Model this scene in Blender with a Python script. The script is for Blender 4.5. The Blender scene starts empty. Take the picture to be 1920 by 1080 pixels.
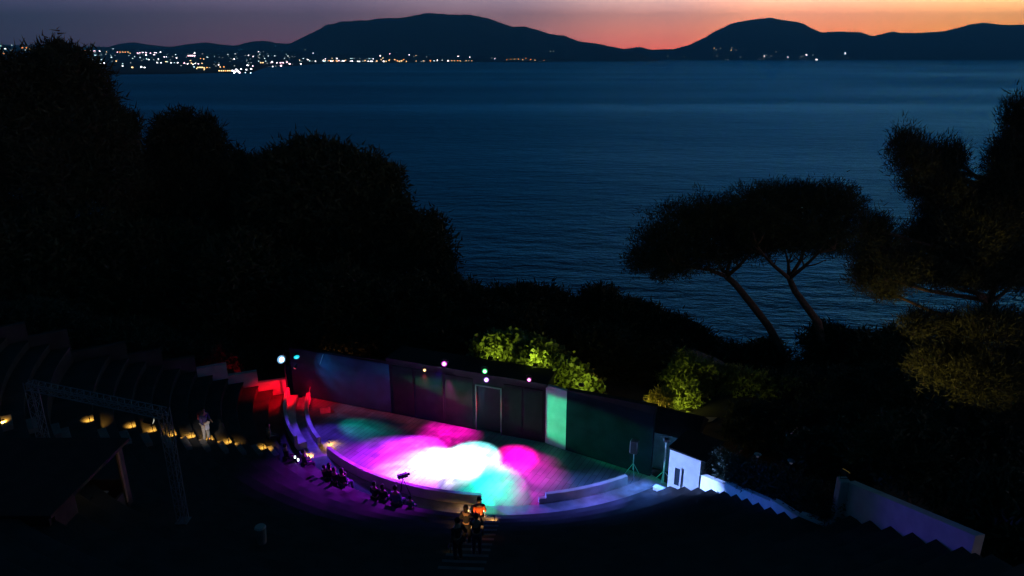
import bpy, bmesh, math, random
import numpy as np
from mathutils import Vector, Matrix, Euler, noise as mnoise

sc = bpy.context.scene
COL = sc.collection
R = math.radians
random.seed(7)
rng = np.random.default_rng(7)

# ---------------------------------------------------------------- camera
CAM_Z = 20.0
F = 1300.0                                   # focal length in pixels of a 1920 px wide frame
PITCH = math.atan(432 / F)
cam = bpy.data.cameras.new('camera'); camo = bpy.data.objects.new('camera', cam); COL.objects.link(camo)
cam.sensor_width = 36; cam.lens = 36 * F / 1920
cam.clip_start = 0.3; cam.clip_end = 90000
camo.location = (0, 0, CAM_Z); camo.rotation_euler = (math.pi / 2 - PITCH, 0, 0)
sc.camera = camo

# ---------------------------------------------------------------- view
sc.view_settings.view_transform = 'Standard'; sc.view_settings.look = 'None'
sc.view_settings.exposure = 0; sc.view_settings.gamma = 1
sc.cycles.use_denoising = True
sc.cycles.max_bounces = 5; sc.cycles.diffuse_bounces = 3; sc.cycles.glossy_bounces = 3
sc.cycles.sample_clamp_indirect = 3

# ---------------------------------------------------------------- world: dusk sky
w = bpy.data.worlds.new('World'); sc.world = w; w.use_nodes = True
nt = w.node_tree; N = nt.nodes; L = nt.links
N.clear()
wo = N.new('ShaderNodeOutputWorld'); bg = N.new('ShaderNodeBackground'); L.new(bg.outputs[0], wo.inputs[0])
tc = N.new('ShaderNodeTexCoord'); sep = N.new('ShaderNodeSeparateXYZ'); L.new(tc.outputs['Generated'], sep.inputs[0])
def M(op, a, b=None, c=None):
    n = N.new('ShaderNodeMath'); n.operation = op
    for i, v in enumerate((a, b, c)):
        if v is None: continue
        if isinstance(v, (int, float)): n.inputs[i].default_value = v
        else: L.new(v, n.inputs[i])
    return n.outputs[0]
LOW_BOOST = 13.5
az = M('ARCTAN2', sep.outputs[0], sep.outputs[1])      # 0 = straight out to sea, + to the right
def ramp(stops):
    stops = [(p, tuple(v * (LOW_BOOST if p < .11 else 1) / 5 for v in c)) for p, c in stops]
    r = N.new('ShaderNodeValToRGB'); L.new(sep.outputs[2], r.inputs[0])
    el = r.color_ramp.elements
    while len(el) > 1: el.remove(el[-1])
    el[0].position = stops[0][0]; el[0].color = (*stops[0][1], 1)
    for p, c in stops[1:]:
        e = el.new(p); e.color = (*c, 1)
    return r.outputs[0]
HI = [(.13, (.0, .080, .180)), (.30, (.0, .060, .135)), (.45, (.0, .007, .018)), (1, (.0, .002, .006))]
HR = [(.11, (.30, .34, .36)), (.13, (.0, .42, .85)), (.32, (.0, .22, .50)), (.45, (.0, .015, .036)), (1, (.0, .002, .006))]
cols = [
 (-.62, ramp([(0, (.032, .026, .052)), (.03, (.034, .029, .055)), (.085, (.028, .027, .055))] + HI)),
 (-.28, ramp([(0, (.085, .034, .060)), (.03, (.082, .044, .070)), (.085, (.052, .045, .075))] + HI)),
 (-.02, ramp([(0, (.22, .055, .075)), (.035, (.21, .090, .100)), (.085, (.115, .100, .130)), (.12, (.0, .17, .34)), (.30, (.0, .11, .24))] + HI[2:])),
 (.20, ramp([(0, (.62, .085, .060)), (.035, (.56, .170, .120)), (.085, (.32, .245, .225)), (.12, (.0, .26, .52)), (.31, (.0, .16, .36))] + HR[3:])),
 (.36, ramp([(0, (.95, .20, .07)), (.035, (.92, .27, .12)), (.085, (.72, .40, .26))] + HR)),
 (.62, ramp([(0, (1.1, .33, .055)), (.035, (1.05, .38, .09)), (.085, (.97, .56, .27))] + HR)),
 (1.6, ramp([(0, (.20, .09, .07)), (.085, (.14, .10, .12))] + HI)),
 (3.0, ramp([(0, (.012, .016, .035)), (.085, (.010, .018, .040))] + HI)),
]
cur = cols[0][1]
for (a0, c0), (a1, c1) in zip(cols, cols[1:]):
    mr = N.new('ShaderNodeMapRange'); L.new(az, mr.inputs[0]); mr.inputs[1].default_value = a0; mr.inputs[2].default_value = a1
    mr.interpolation_type = 'SMOOTHSTEP'
    mx = N.new('ShaderNodeMix'); mx.data_type = 'RGBA'; L.new(mr.outputs[0], mx.inputs[0]); L.new(cur, mx.inputs[6]); L.new(c1, mx.inputs[7])
    cur = mx.outputs[2]
# faint thin cloud veil
nz = N.new('ShaderNodeTexNoise'); nz.inputs['Scale'].default_value = 3.2; nz.inputs['Detail'].default_value = 5
mp = N.new('ShaderNodeMapping'); mp.inputs['Scale'].default_value = (1, 1, 14); L.new(tc.outputs['Generated'], mp.inputs[0]); L.new(mp.outputs[0], nz.inputs[0])
vm = N.new('ShaderNodeMapRange'); L.new(nz.outputs[0], vm.inputs[0]); vm.inputs[3].default_value = .93; vm.inputs[4].default_value = 1.07
sm = N.new('ShaderNodeVectorMath'); sm.operation = 'SCALE'; L.new(cur, sm.inputs[0]); L.new(vm.outputs[0], sm.inputs['Scale'])
L.new(sm.outputs[0], bg.inputs[0])
bg.inputs[1].default_value = 5.0

# ---------------------------------------------------------------- geometry helpers
S_, C_ = math.sin(PITCH), math.cos(PITCH)
CEN = Vector((-.5, 39.9, 0))                 # centre of the orchestra circle
def ray(px, py):
    u = (px - 960) / F; v = (py - 540) / F
    return Vector((u, C_ - v * S_, -S_ - v * C_))
def atY(px, py, Y):
    d = ray(px, py); return Vector((0, 0, CAM_Z)) + d * (Y / d.y)
def atZ(px, py, Z):
    d = ray(px, py); return Vector((0, 0, CAM_Z)) + d * ((Z - CAM_Z) / d.z)
def pol(r, a, z=0):
    return Vector((CEN.x + r * math.cos(R(a)), CEN.y + r * math.sin(R(a)), z))

def tag(o, label=None, cat=None, group=None, kind=None):
    if label: o['label'] = label
    if cat: o['category'] = cat
    if group: o['group'] = group
    if kind: o['kind'] = kind
    return o
def empty(name, loc, label, cat, group=None, rz=0):
    o = bpy.data.objects.new(name, None); COL.objects.link(o); o.location = loc; o.rotation_euler = (0, 0, rz)
    o.empty_display_size = .2
    return tag(o, label, cat, group)
def link(name, me, mats, parent=None, loc=(0, 0, 0)):
    if not isinstance(mats, (list, tuple)): mats = [mats]
    for m in mats: me.materials.append(m)
    o = bpy.data.objects.new(name, me); COL.objects.link(o); o.location = loc
    if parent: o.parent = parent
    return o
def bm_obj(name, bm, mats, parent=None, loc=(0, 0, 0), smooth=False):
    bmesh.ops.recalc_face_normals(bm, faces=bm.faces)
    me = bpy.data.meshes.new(name); bm.to_mesh(me); bm.free()
    if smooth:
        for p in me.polygons: p.use_smooth = True
    return link(name, me, mats, parent, loc)
def py_obj(name, verts, faces, mats, parent=None, loc=(0, 0, 0), smooth=False):
    me = bpy.data.meshes.new(name); me.from_pydata([tuple(v) for v in verts], [], faces); me.update()
    if smooth:
        for p in me.polygons: p.use_smooth = True
    return link(name, me, mats, parent, loc)
def box(bm, c, s, rz=0, bevel=0, mi=0, rot=None):
    m = Matrix.Translation(Vector(c)) @ (rot if rot is not None else Matrix.Rotation(rz, 4, 'Z')) @ Matrix.Diagonal((s[0], s[1], s[2], 1))
    r = bmesh.ops.create_cube(bm, size=1, matrix=m)
    fs = set(f for v in r['verts'] for f in v.link_faces)
    if bevel:
        es = list(set(e for v in r['verts'] for e in v.link_edges))
        rr = bmesh.ops.bevel(bm, geom=es, offset=bevel, segments=1, affect='EDGES')
        fs = set(rr['faces']) | set(f for f in fs if f.is_valid)
    for f in fs: f.material_index = mi
def tube(bm, pts, rads, n=8, mi=0, cap=True):
    rings = []; pts = [Vector(p) for p in pts]
    if isinstance(rads, (int, float)): rads = [rads] * len(pts)
    for i, p in enumerate(pts):
        d = (pts[min(i + 1, len(pts) - 1)] - pts[max(i - 1, 0)])
        if d.length < 1e-9: d = Vector((0, 0, 1))
        q = d.normalized().to_track_quat('Z', 'Y')
        rings.append([bm.verts.new(p + q @ Vector((rads[i] * math.cos(2 * math.pi * k / n), rads[i] * math.sin(2 * math.pi * k / n), 0))) for k in range(n)])
    for a, b in zip(rings, rings[1:]):
        for k in range(n):
            f = bm.faces.new((a[k], a[(k + 1) % n], b[(k + 1) % n], b[k])); f.material_index = mi
    if cap:
        f = bm.faces.new(rings[0][::-1]); f.material_index = mi
        f = bm.faces.new(rings[-1]); f.material_index = mi
def copy_tree(o, parent=None):
    c = o.copy(); COL.objects.link(c); c.parent = parent
    for ch in list(o.children): copy_tree(ch, c)
    return c

# ---------------------------------------------------------------- materials
def mat(name, col, rough=.8, var=.25, scale=3.0, spec=.3, bump=0, metal=0):
    m = bpy.data.materials.new(name); m.use_nodes = True
    nt = m.node_tree; N = nt.nodes; L = nt.links; p = N['Principled BSDF']
    p.inputs['Roughness'].default_value = rough; p.inputs['Specular IOR Level'].default_value = spec; p.inputs['Metallic'].default_value = metal
    t = N.new('ShaderNodeTexCoord'); n = N.new('ShaderNodeTexNoise'); n.inputs['Scale'].default_value = scale; n.inputs['Detail'].default_value = 6
    L.new(t.outputs['Object'], n.inputs[0])
    r = N.new('ShaderNodeValToRGB'); L.new(n.outputs[0], r.inputs[0])
    r.color_ramp.elements[0].position = .3; r.color_ramp.elements[1].position = .7
    r.color_ramp.elements[0].color = (*[c * (1 - var) for c in col], 1); r.color_ramp.elements[1].color = (*[min(1, c * (1 + var)) for c in col], 1)
    L.new(r.outputs[0], p.inputs['Base Color'])
    if bump:
        b = N.new('ShaderNodeBump'); b.inputs['Strength'].default_value = bump; b.inputs['Distance'].default_value = .05
        L.new(n.outputs[0], b.inputs['Height']); L.new(b.outputs[0], p.inputs['Normal'])
    return m
def emis(name, col, strength, sample=False):
    m = bpy.data.materials.new(name); m.use_nodes = True; N = m.node_tree.nodes; N.clear()
    e = N.new('ShaderNodeEmission'); o = N.new('ShaderNodeOutputMaterial'); m.node_tree.links.new(e.outputs[0], o.inputs[0])
    e.inputs[0].default_value = (*col, 1); e.inputs[1].default_value = strength
    if not sample: m.cycles.emission_sampling = 'NONE'
    return m
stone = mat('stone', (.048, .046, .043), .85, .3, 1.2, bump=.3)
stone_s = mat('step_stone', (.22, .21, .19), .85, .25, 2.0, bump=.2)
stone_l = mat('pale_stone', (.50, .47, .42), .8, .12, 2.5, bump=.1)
render_w = mat('white_render', (.74, .74, .74), .85, .08, 3, bump=.1)
soil = mat('soil', (.045, .04, .03), .95, .4, .6, bump=.4)
drape = mat('dark_drape', (.012, .012, .013), .95, .25, 2, spec=.05)
wallpaint = mat('stage_wall_paint', (.016, .016, .017), .95, .35, 1.6, spec=.05, bump=.1)
greenp = mat('pale_panel', (.52, .56, .54), .8, .15, 1.4, bump=.1)
roofm = mat('roof_felt', (.012, .012, .013), .9, .3, 2)
blackm = mat('black_metal', (.02, .02, .022), .45, .2, 8)
alu = mat('aluminium', (.22, .22, .23), .5, .15, 9, metal=.3)
steelb = mat('galvanised_pole', (.35, .37, .4), .5, .15, 9)
bark = mat('bark', (.09, .055, .038), .95, .35, 6, bump=.5)
bark_red = mat('pine_bark', (.13, .07, .045), .95, .35, 6, bump=.5)
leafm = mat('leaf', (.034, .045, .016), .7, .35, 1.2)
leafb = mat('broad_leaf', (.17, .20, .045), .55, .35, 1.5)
needlem = mat('needle', (.034, .040, .016), .75, .35, 1.2)
hedgem = mat('hedge_leaf', (.03, .055, .03), .7, .4, 1.5)
wood = mat('wood', (.10, .055, .03), .7, .3, 4)
skin = mat('skin', (.45, .27, .18), .6, .06, 8)
hairm = mat('hair', (.018, .012, .009), .6, .2, 20)

# stage floor: worn dark boards laid slanting to the wall
def floor_mat():
    m = mat('stage_boards', (.22, .21, .20), .50, .25, .8, spec=.4, bump=.15)
    N = m.node_tree.nodes; L = m.node_tree.links; p = N['Principled BSDF']
    t = N.new('ShaderNodeTexCoord'); mp = N.new('ShaderNodeMapping'); mp.inputs['Rotation'].default_value = (0, 0, R(-62)); L.new(t.outputs['Object'], mp.inputs[0])
    b = N.new('ShaderNodeTexBrick'); b.inputs['Scale'].default_value = 1; b.inputs['Brick Width'].default_value = 2.6; b.inputs['Row Height'].default_value = .28
    b.inputs['Mortar Size'].default_value = .012; b.inputs['Color1'].default_value = (1, 1, 1, 1); b.inputs['Color2'].default_value = (.72, .72, .72, 1); b.inputs['Mortar'].default_value = (.25, .25, .25, 1)
    L.new(mp.outputs[0], b.inputs[0])
    mx = N.new('ShaderNodeMix'); mx.data_type = 'RGBA'; mx.blend_type = 'MULTIPLY'; mx.inputs[0].default_value = 1
    src = p.inputs['Base Color'].links[0].from_socket
    L.new(src, mx.inputs[6]); L.new(b.outputs[0], mx.inputs[7]); L.new(mx.outputs[2], p.inputs['Base Color'])
    return m
boards = floor_mat()

# ---------------------------------------------------------------- terrain
SEA = -35.0
def az_left(r): return 185.5 + (r - 12.7) * .92
def az_right(r): return 304.5 - max(0, r - 16) * .62
def ground_h(x, y):
    d = Vector((x, y, 0)) - CEN; r = d.length; a = math.degrees(math.atan2(d.y, d.x)) % 360
    slope = max(0, .5 * (r - 13.2)) - .75
    slope = min(slope, 12)
    h = -.06
    if r > 12.9:
        lo, hi = az_left(r), az_right(r)
        if lo <= a <= hi: return slope
        e = min(abs(a - hi), abs(a - lo)) * R(1) * r          # metres outside the seating
        if a > hi or a < 60: k = max(0, 1 - e / 9)
        else: k = max(0, 1 - e / 16)
        if y < 47: h = max(h, slope * k)
    if x < -16: h = max(h, min(6, .3 * (-16 - x)) * max(0, min(1, (y - 20) / 10)))
    if y > 44: h -= (y - 44) * .30 + max(0, y - 60) * .35
    if x > 16: h -= max(0, y - 34) * .12
    return max(h, SEA - 4) + .25 * mnoise.noise(Vector((x * .15, y * .15, 0)))*(1 if y > 42 or abs(x) > 16 else 0)
xs = np.arange(-110, 111, 1.6); ys = np.arange(-8, 175, 1.6)
gv = [(x, y, ground_h(x, y)) for y in ys for x in xs]
nx = len(xs)
gf = [(j * nx + i, j * nx + i + 1, (j + 1) * nx + i + 1, (j + 1) * nx + i) for j in range(len(ys) - 1) for i in range(nx - 1)]
tag(py_obj('ground', gv, gf, soil, smooth=True), kind='structure')

# sea
def sea_mat():
    m = bpy.data.materials.new('sea_water'); m.use_nodes = True
    nt = m.node_tree; N = nt.nodes; L = nt.links; N.remove(N['Principled BSDF']); out = N['Material Output']
    body = N.new('ShaderNodeBsdfDiffuse'); body.inputs[0].default_value = (.002, .014, .024, 1)
    p = N.new('ShaderNodeBsdfGlossy'); p.inputs['Color'].default_value = (.20, .74, 1, 1)
    fr = N.new('ShaderNodeFresnel'); fr.inputs['IOR'].default_value = 1.36; mixs = N.new('ShaderNodeMixShader')
    L.new(fr.outputs[0], mixs.inputs[0]); L.new(body.outputs[0], mixs.inputs[1]); L.new(p.outputs[0], mixs.inputs[2]); L.new(mixs.outputs[0], out.inputs[0])
    t = N.new('ShaderNodeTexCoord')
    def noise(scale, stretch, detail=3, rot=0):
        mp = N.new('ShaderNodeMapping'); mp.inputs['Scale'].default_value = stretch; mp.inputs['Rotation'].default_value = (0, 0, rot)
        n = N.new('ShaderNodeTexNoise'); n.inputs['Scale'].default_value = scale; n.inputs['Detail'].default_value = detail; n.inputs['Roughness'].default_value = .6
        L.new(t.outputs['Object'], mp.inputs[0]); L.new(mp.outputs[0], n.inputs[0]); return n.outputs[0]
    a = noise(.22, (.45, 1, 1), 5, R(14)); b = noise(.9, (.6, 1, 1), 3, R(-10)); c = noise(.035, (.5, 1, 1), 3, R(8))
    def math_(op, x, y):
        n = N.new('ShaderNodeMath'); n.operation = op
        for i, v in enumerate((x, y)):
            if isinstance(v, (int, float)): n.inputs[i].default_value = v
            else: L.new(v, n.inputs[i])
        return n.outputs[0]
    hgt = math_('ADD', math_('MULTIPLY', a, 1.5), math_('ADD', math_('MULTIPLY', b, .35), math_('MULTIPLY', c, 3.0)))
    # wind patches: long streaks of calmer water
    pa = noise(.0022, (.22, 1, 1), 3, R(2)); 
    sxyz = N.new('ShaderNodeSeparateXYZ'); L.new(t.outputs['Object'], sxyz.inputs[0])
    wob = noise(.004, (.15, 1, 1), 4); band = None
    for yc, wdt, amt in ((830, 90, .6), (1150, 120, .15), (2600, 700, .2)):
        dd = math_('ABSOLUTE', math_('ADD', math_('SUBTRACT', sxyz.outputs[1], yc), math_('MULTIPLY', math_('SUBTRACT', wob, .5), wdt * 2.2)), 0)
        q = N.new('ShaderNodeMapRange'); q.interpolation_type = 'SMOOTHSTEP'; L.new(dd, q.inputs[0]); q.inputs[1].default_value = wdt; q.inputs[2].default_value = 0; q.inputs[3].default_value = 0; q.inputs[4].default_value = amt * .33
        band = q.outputs[0] if band is None else math_('MAXIMUM', band, q.outputs[0])
    pa = math_('ADD', pa, band)
    mr = N.new('ShaderNodeMapRange'); L.new(pa, mr.inputs[0]); mr.inputs[1].default_value = .35; mr.inputs[2].default_value = .68; mr.inputs[3].default_value = 1.0; mr.inputs[4].default_value = .55
    bp = N.new('ShaderNodeBump'); bp.inputs['Distance'].default_value = 1.0; L.new(hgt, bp.inputs['Height']); L.new(mr.outputs[0], bp.inputs['Strength'])
    L.new(bp.outputs[0], p.inputs['Normal']); L.new(bp.outputs[0], fr.inputs['Normal'])
    rr = N.new('ShaderNodeMapRange'); L.new(pa, rr.inputs[0]); rr.inputs[1].default_value = .35; rr.inputs[2].default_value = .68; rr.inputs[3].default_value = .46; rr.inputs[4].default_value = .34
    L.new(rr.outputs[0], p.inputs['Roughness'])
    return m
seam = sea_mat()
sx = [-23500, -8000, -2000, -500, 0, 500, 2000, 8000, 23500]; sy = [-1300, 100, 400, 1000, 3000, 9000, 18000, 25500]
sv = [(x, y, SEA) for y in sy for x in sx]; k = len(sx)
tag(py_obj('sea', sv, [(j * k + i, j * k + i + 1, (j + 1) * k + i + 1, (j + 1) * k + i) for j in range(len(sy) - 1) for i in range(k - 1)], seam), kind='structure')

# ---------------------------------------------------------------- far shore
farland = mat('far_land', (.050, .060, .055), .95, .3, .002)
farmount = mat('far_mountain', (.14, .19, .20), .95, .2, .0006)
def interp(prof, x): return float(np.interp(x, [p[0] for p in prof], [p[1] for p in prof]))
def mountain(name, prof, Yr, Yf, amp=1.6, step=8, m=farmount):
    x0, x1 = prof[0][0], prof[-1][0]; colsx = np.arange(x0, x1 + step, step); rows = 14
    V = []
    for px in colsx:
        py = interp(prof, px) + amp * .5 * mnoise.noise(Vector((px * .06, 3.3, 0))) + amp * .3 * mnoise.noise(Vector((px * .2, 7, 0)))
        top = atY(px, py, Yr)
        u = top.x / Yr
        for j in range(rows + 1):
            t = j / rows; Y = Yf + (Yr - Yf) * t
            z = (SEA - 2) + (top.z - SEA + 2) * (t ** 1.15) * (1 + .16 * (1 - t) * mnoise.noise(Vector((px * .03, t * 4, 1))))
            z = min(z, CAM_Z + (top.z - CAM_Z) * (Y / Yr)) if top.z > CAM_Z else z
            V.append((u * Y, Y, z))
        V.append((u * Yr * 1.12, Yr * 1.12, (top.z) * .5 + SEA * .5)); V.append((u * Yr * 1.25, Yr * 1.25, SEA - 5))
    n = rows + 3
    Fc = [(i * n + j, (i + 1) * n + j, (i + 1) * n + j + 1, i * n + j + 1) for i in range(len(colsx) - 1) for j in range(n - 1)]
    return tag(py_obj(name, V, Fc, m, smooth=True), kind='structure')
MAIN = [(470, 99), (520, 90), (548, 80), (560, 74), (580, 64), (602, 54), (612, 46), (640, 41), (700, 37), (715, 34), (760, 33), (772, 29), (806, 24), (840, 27), (884, 28), (916, 34), (935, 42), (962, 50), (984, 50), (1004, 55), (1028, 63), (1060, 67), (1084, 77), (1120, 82), (1160, 89), (1190, 96), (1215, 106), (1235, 112)]
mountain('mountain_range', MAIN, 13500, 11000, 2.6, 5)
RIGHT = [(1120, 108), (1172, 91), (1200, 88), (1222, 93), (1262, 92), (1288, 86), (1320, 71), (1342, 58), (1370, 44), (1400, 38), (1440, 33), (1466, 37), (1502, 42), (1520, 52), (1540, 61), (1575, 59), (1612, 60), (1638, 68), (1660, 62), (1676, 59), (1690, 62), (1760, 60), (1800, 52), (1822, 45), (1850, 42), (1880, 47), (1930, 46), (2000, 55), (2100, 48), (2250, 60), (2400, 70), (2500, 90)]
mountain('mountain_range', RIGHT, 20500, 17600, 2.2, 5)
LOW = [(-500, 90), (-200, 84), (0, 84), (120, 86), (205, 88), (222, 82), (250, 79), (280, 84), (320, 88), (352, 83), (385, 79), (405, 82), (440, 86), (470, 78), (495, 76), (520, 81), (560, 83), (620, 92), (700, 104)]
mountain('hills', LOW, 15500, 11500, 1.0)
# plain that carries the town: from the near shore back to the foot of the hills
SHORE = [(-500, 165), (0, 152), (150, 143), (210, 140), (330, 139), (400, 137), (470, 137.5), (480, 133), (500, 126), (560, 123), (600, 119.5), (640, 118.2), (860, 116.2), (1000, 116.5), (1180, 113.6)]
TOPP = [(-500, 88), (0, 88), (200, 91), (500, 94), (640, 100), (760, 97), (860, 104), (1000, 107), (1120, 111), (1180, 112.5)]
def plain_pt(px, t):
    ps = interp(SHORE, px); Ys = atZ(px, ps, SEA).y; pt = interp(TOPP, px)
    pb = ps - .8                      # a low bank at the water's edge
    py = pb + (pt - pb) * t
    Y = Ys * (1.002 + .0) + (max(11500, Ys * 1.1) - Ys) * t ** 1.6
    return atY(px, py, Y)
V = []; colsx = np.arange(-500, 1181, 6); rows = 16
for px in colsx:
    V.append(tuple(atZ(px, interp(SHORE, px), SEA - .3)))
    for j in range(rows + 1): V.append(tuple(plain_pt(px, j / rows)))
n = rows + 2
tag(py_obj('terrain', V, [(i * n + j, (i + 1) * n + j, (i + 1) * n + j + 1, i * n + j + 1) for i in range(len(colsx) - 1) for j in range(n - 1)], farland, smooth=True), kind='structure')

# town lights
lampcols = {'white': ((.95, .95, 1), 10.0), 'cyan': ((.5, .85, .9), 4.0), 'warm': ((1, .66, .28), 4.6), 'orange': ((1, .36, .08), 5.2), 'pink': ((1, .60, .75), 9.5), 'dim': ((.5, .62, .6), 1.4)}
lampm = {k: emis('lamp_' + k, c, s) for k, (c, s) in lampcols.items()}
def town_mesh(kind):
    bm = bmesh.new(); bmesh.ops.create_icosphere(bm, subdivisions=2, radius=1, matrix=Matrix.Translation((0, 0, 1.4)))
    tube(bm, [(0, 0, -1.2), (0, 0, .5)], .16, 6, 1)
    me = bpy.data.meshes.new('town_light'); bm.to_mesh(me); bm.free(); me.materials.append(lampm[kind]); me.materials.append(blackm); return me
tmesh = {k: town_mesh(k) for k in lampcols}
def town_light(px, py, kind, size, where, wide=1.0):
    ps, pt = interp(SHORE, px), interp(TOPP, px)
    if px < 1180 and pt < py:
        t = max(0, min(1, (ps - .8 - py) / (ps - .8 - pt))); P = plain_pt(px, t)
    elif px < 1190:
        P = atY(px, py, 11000 + 60 * max(0, 112 - py)) if px > 560 else atY(px, py, 11000)
    else: P = atY(px, py, 17500 - 20 if py > 108 else 17600 + 35 * max(0, 111 - py))
    P = P * 1.0
    d = (P - camo.location).length; s = size * d / F
    P = camo.location + (P - camo.location) * .994
    o = bpy.data.objects.new('town_light', tmesh[kind]); COL.objects.link(o); o.location = P - Vector((0, 0, 1.4 * s)); o.scale = (s * wide, s, s)
    cn = {'white': 'bright white', 'cyan': 'pale greenish', 'warm': 'warm yellow', 'orange': 'orange', 'pink': 'pinkish white', 'dim': 'dim grey'}[kind]
    tag(o, f'{cn} town light {where}', 'light', 'lights of the town ' + where)
W1 = 'on the plain beyond the tallest dark tree'; W2 = 'on the low coast under the small hills'; W3 = 'along the shore at the foot of the broad mountain'; W4 = 'on the dark shore under the sunset mountain'
key = [(2,86,'cyan',1.5),(10,92,'white',2),(7,101,'orange',2.2),(22,102,'white',2.2),(22,85,'cyan',1.2),(25,92,'white',1.6),(36,97,'cyan',2),(30,107,'dim',1.6),(18,105,'dim',1.4),(37,112,'white',2),(44,112,'white',2.2),(35,133,'dim',1.8),(0,125,'dim',1.6),(57,103,'warm',2.2),(42,90,'orange',2.4),(50,90,'orange',2.6),(48,94,'cyan',1.8),(56,92,'warm',2.4),(62,92,'orange',2),(68,93,'orange',1.8),(72,94,'warm',1.5),(87,90,'warm',2.8),(101,91,'dim',1.4)]
key2 = [(157,96,'pink',1.8),(160,95,'orange',1.4),(169,95,'white',2.2),(177,96,'pink',2.4),(187,96,'white',1.8),(200,97,'warm',1.4),(212,92,'cyan',1.6),(171,104,'cyan',1.6),(179,104,'cyan',2.6),(186,104,'cyan',2),(190,102,'dim',1.4),(189,119,'white',2.5),(195,119,'white',2.6),(209,108,'cyan',2.2),(218,115,'warm',2),(230,120,'cyan',1.5),(230,124,'white',1.8),(245,118,'dim',1.6),(248,127,'warm',2.8),(265,126,'white',2.4),(271,127,'white',2),(220,98,'pink',1.6),(225,98,'orange',1.8),(230,98,'warm',1.8),(235,98,'orange',1.8),(240,98,'warm',1.6),(244,100,'warm',1.4),(258,100,'pink',2),(262,99,'pink',1.8),(268,99,'white',1.8),(274,99,'pink',2),(282,100,'pink',1.9),(290,99,'pink',1.8),(293,99,'white',1.6),(301,98,'white',1.9),(274,104,'white',2.4),(289,103,'white',1.8),(275,111,'cyan',2),(279,112,'white',1.6),(295,118,'white',1.6),(302,118,'white',1.4),(311,116,'warm',1.8),(321,118,'white',2),(327,118,'cyan',1.5),(333,118,'white',1.8),(331,109,'white',1.8),(297,111,'white',1.6),(308,107,'white',1.5),(312,107,'white',1.4),
 (346,119,'pink',2.2),(352,120,'white',1.8),(357,114,'warm',2),(365,100,'white',2.4),(357,105,'pink',2.8),(361,105,'pink',3),(365,105,'pink',2.6),(353,105,'pink',2),(376,110,'orange',1.6),(382,111,'warm',1.8),(388,107,'cyan',1.5),(359,119,'warm',2),(362,121,'white',1.6),(366,119,'white',1.6),(372,120,'pink',1.6),(379,119,'warm',1.6),(364,126,'cyan',1.8),(371,127,'warm',2.2),(375,127,'warm',2.6),(379,127,'warm',2.8),(383,128,'warm',2.2),(388,127,'orange',1.8),(393,127,'dim',1.6),(369,129,'warm',1.6),(383,131,'warm',1.6),(410,122,'white',1.6),(413,126,'warm',1.8),(420,126,'orange',1.8),(405,124,'dim',1.5),(411,133,'warm',2),(415,133,'warm',2),(419,133,'warm',2),(423,133,'orange',2),(427,133,'warm',2.2),(431,133,'warm',2),(436,133,'white',2.6),(440,135,'pink',3.2),(443,131,'white',2.6),(446,134,'white',3),(449,136,'pink',2.2),(452,130,'white',2),(439,137,'white',2),(462,131,'white',2),(471,130,'white',2.8),(470,137,'cyan',1.8),(460,136,'cyan',1.4),(464,123,'white',2.4),(474,124,'pink',1.6),(466,118,'dim',1.8),(471,118,'dim',1.6),(485,115,'cyan',1.6),(489,118,'warm',2),(493,118,'warm',2.2),(498,115,'cyan',1.6),(510,117,'pink',2.8),(519,118,'white',1.6),(526,118,'pink',2.2),(531,118,'pink',2),(538,117,'pink',1.8),(543,120,'pink',2.4),(527,123,'pink',2.2),(511,125,'white',1.4),(517,124,'dim',1.4),(485,97,'white',1.6),(488,99,'dim',1.5),(494,97,'dim',1.2),(466,104,'white',1.5),(475,106,'white',1.7),(484,105,'dim',1.6),(503,105,'cyan',1.5),(515,105,'cyan',1.8),(540,105,'cyan',1.7),(548,106,'dim',1.4),(496,110,'cyan',1.7),(439,111,'white',1.8),(433,110,'dim',1.4),(441,101,'cyan',1.6)]
key3 = [(736,94,'white',2),(731,101,'pink',1.5),(716,98,'white',1.5),(713,105,'white',2),(718,109,'warm',1.8),(610,114,'warm',1.8),(617,114,'orange',1.8),(625,114,'warm',1.8),(630,114,'orange',1.8),(635,114,'pink',2),(577,112,'white',2),(564,120,'white',1.8),(587,100,'white',1.4),(572,93,'dim',1.2),(749,115,'warm',2.2),(745,114,'orange',2),(753,114,'warm',2.4),(740,112,'warm',1.8),(757,112,'orange',1.6),(762,115,'warm',1.6),(724,115,'warm',1.6),(729,114,'warm',1.4),(767,103,'white',1.6),(781,104,'dim',1.4),(794,114,'warm',1.2),(800,107,'dim',1.5),(807,114,'orange',2),(814,114,'cyan',1.8),(820,113,'white',1.7),(829,113,'cyan',1.6),(840,114,'white',2.2),(847,114,'warm',1.5),(852,114,'warm',1.5),(858,114,'orange',1.5),(863,114,'warm',1.8),(859,106,'white',1.9),(881,107,'white',1.8),(874,114,'warm',1.3),(879,114,'warm',1.3),(885,114,'warm',1.3),(914,103,'dim',1.3),(922,109,'dim',1.4),(928,110,'white',1.2),(950,112,'orange',1.2),(958,111,'orange',1.3),(965,111,'warm',1.6),(972,111,'orange',1.8),(980,112,'warm',1.5),(986,110,'orange',1.3),(995,112,'orange',1.6),(1003,113,'warm',1.4),(1010,95,'warm',1.4),(1006,95,'orange',1.6),(1014,96,'orange',1.2),(1032,96,'dim',1.2),(1038,96,'dim',1.2),(991,99,'dim',.9),(1020,113,'orange',1)]
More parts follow.
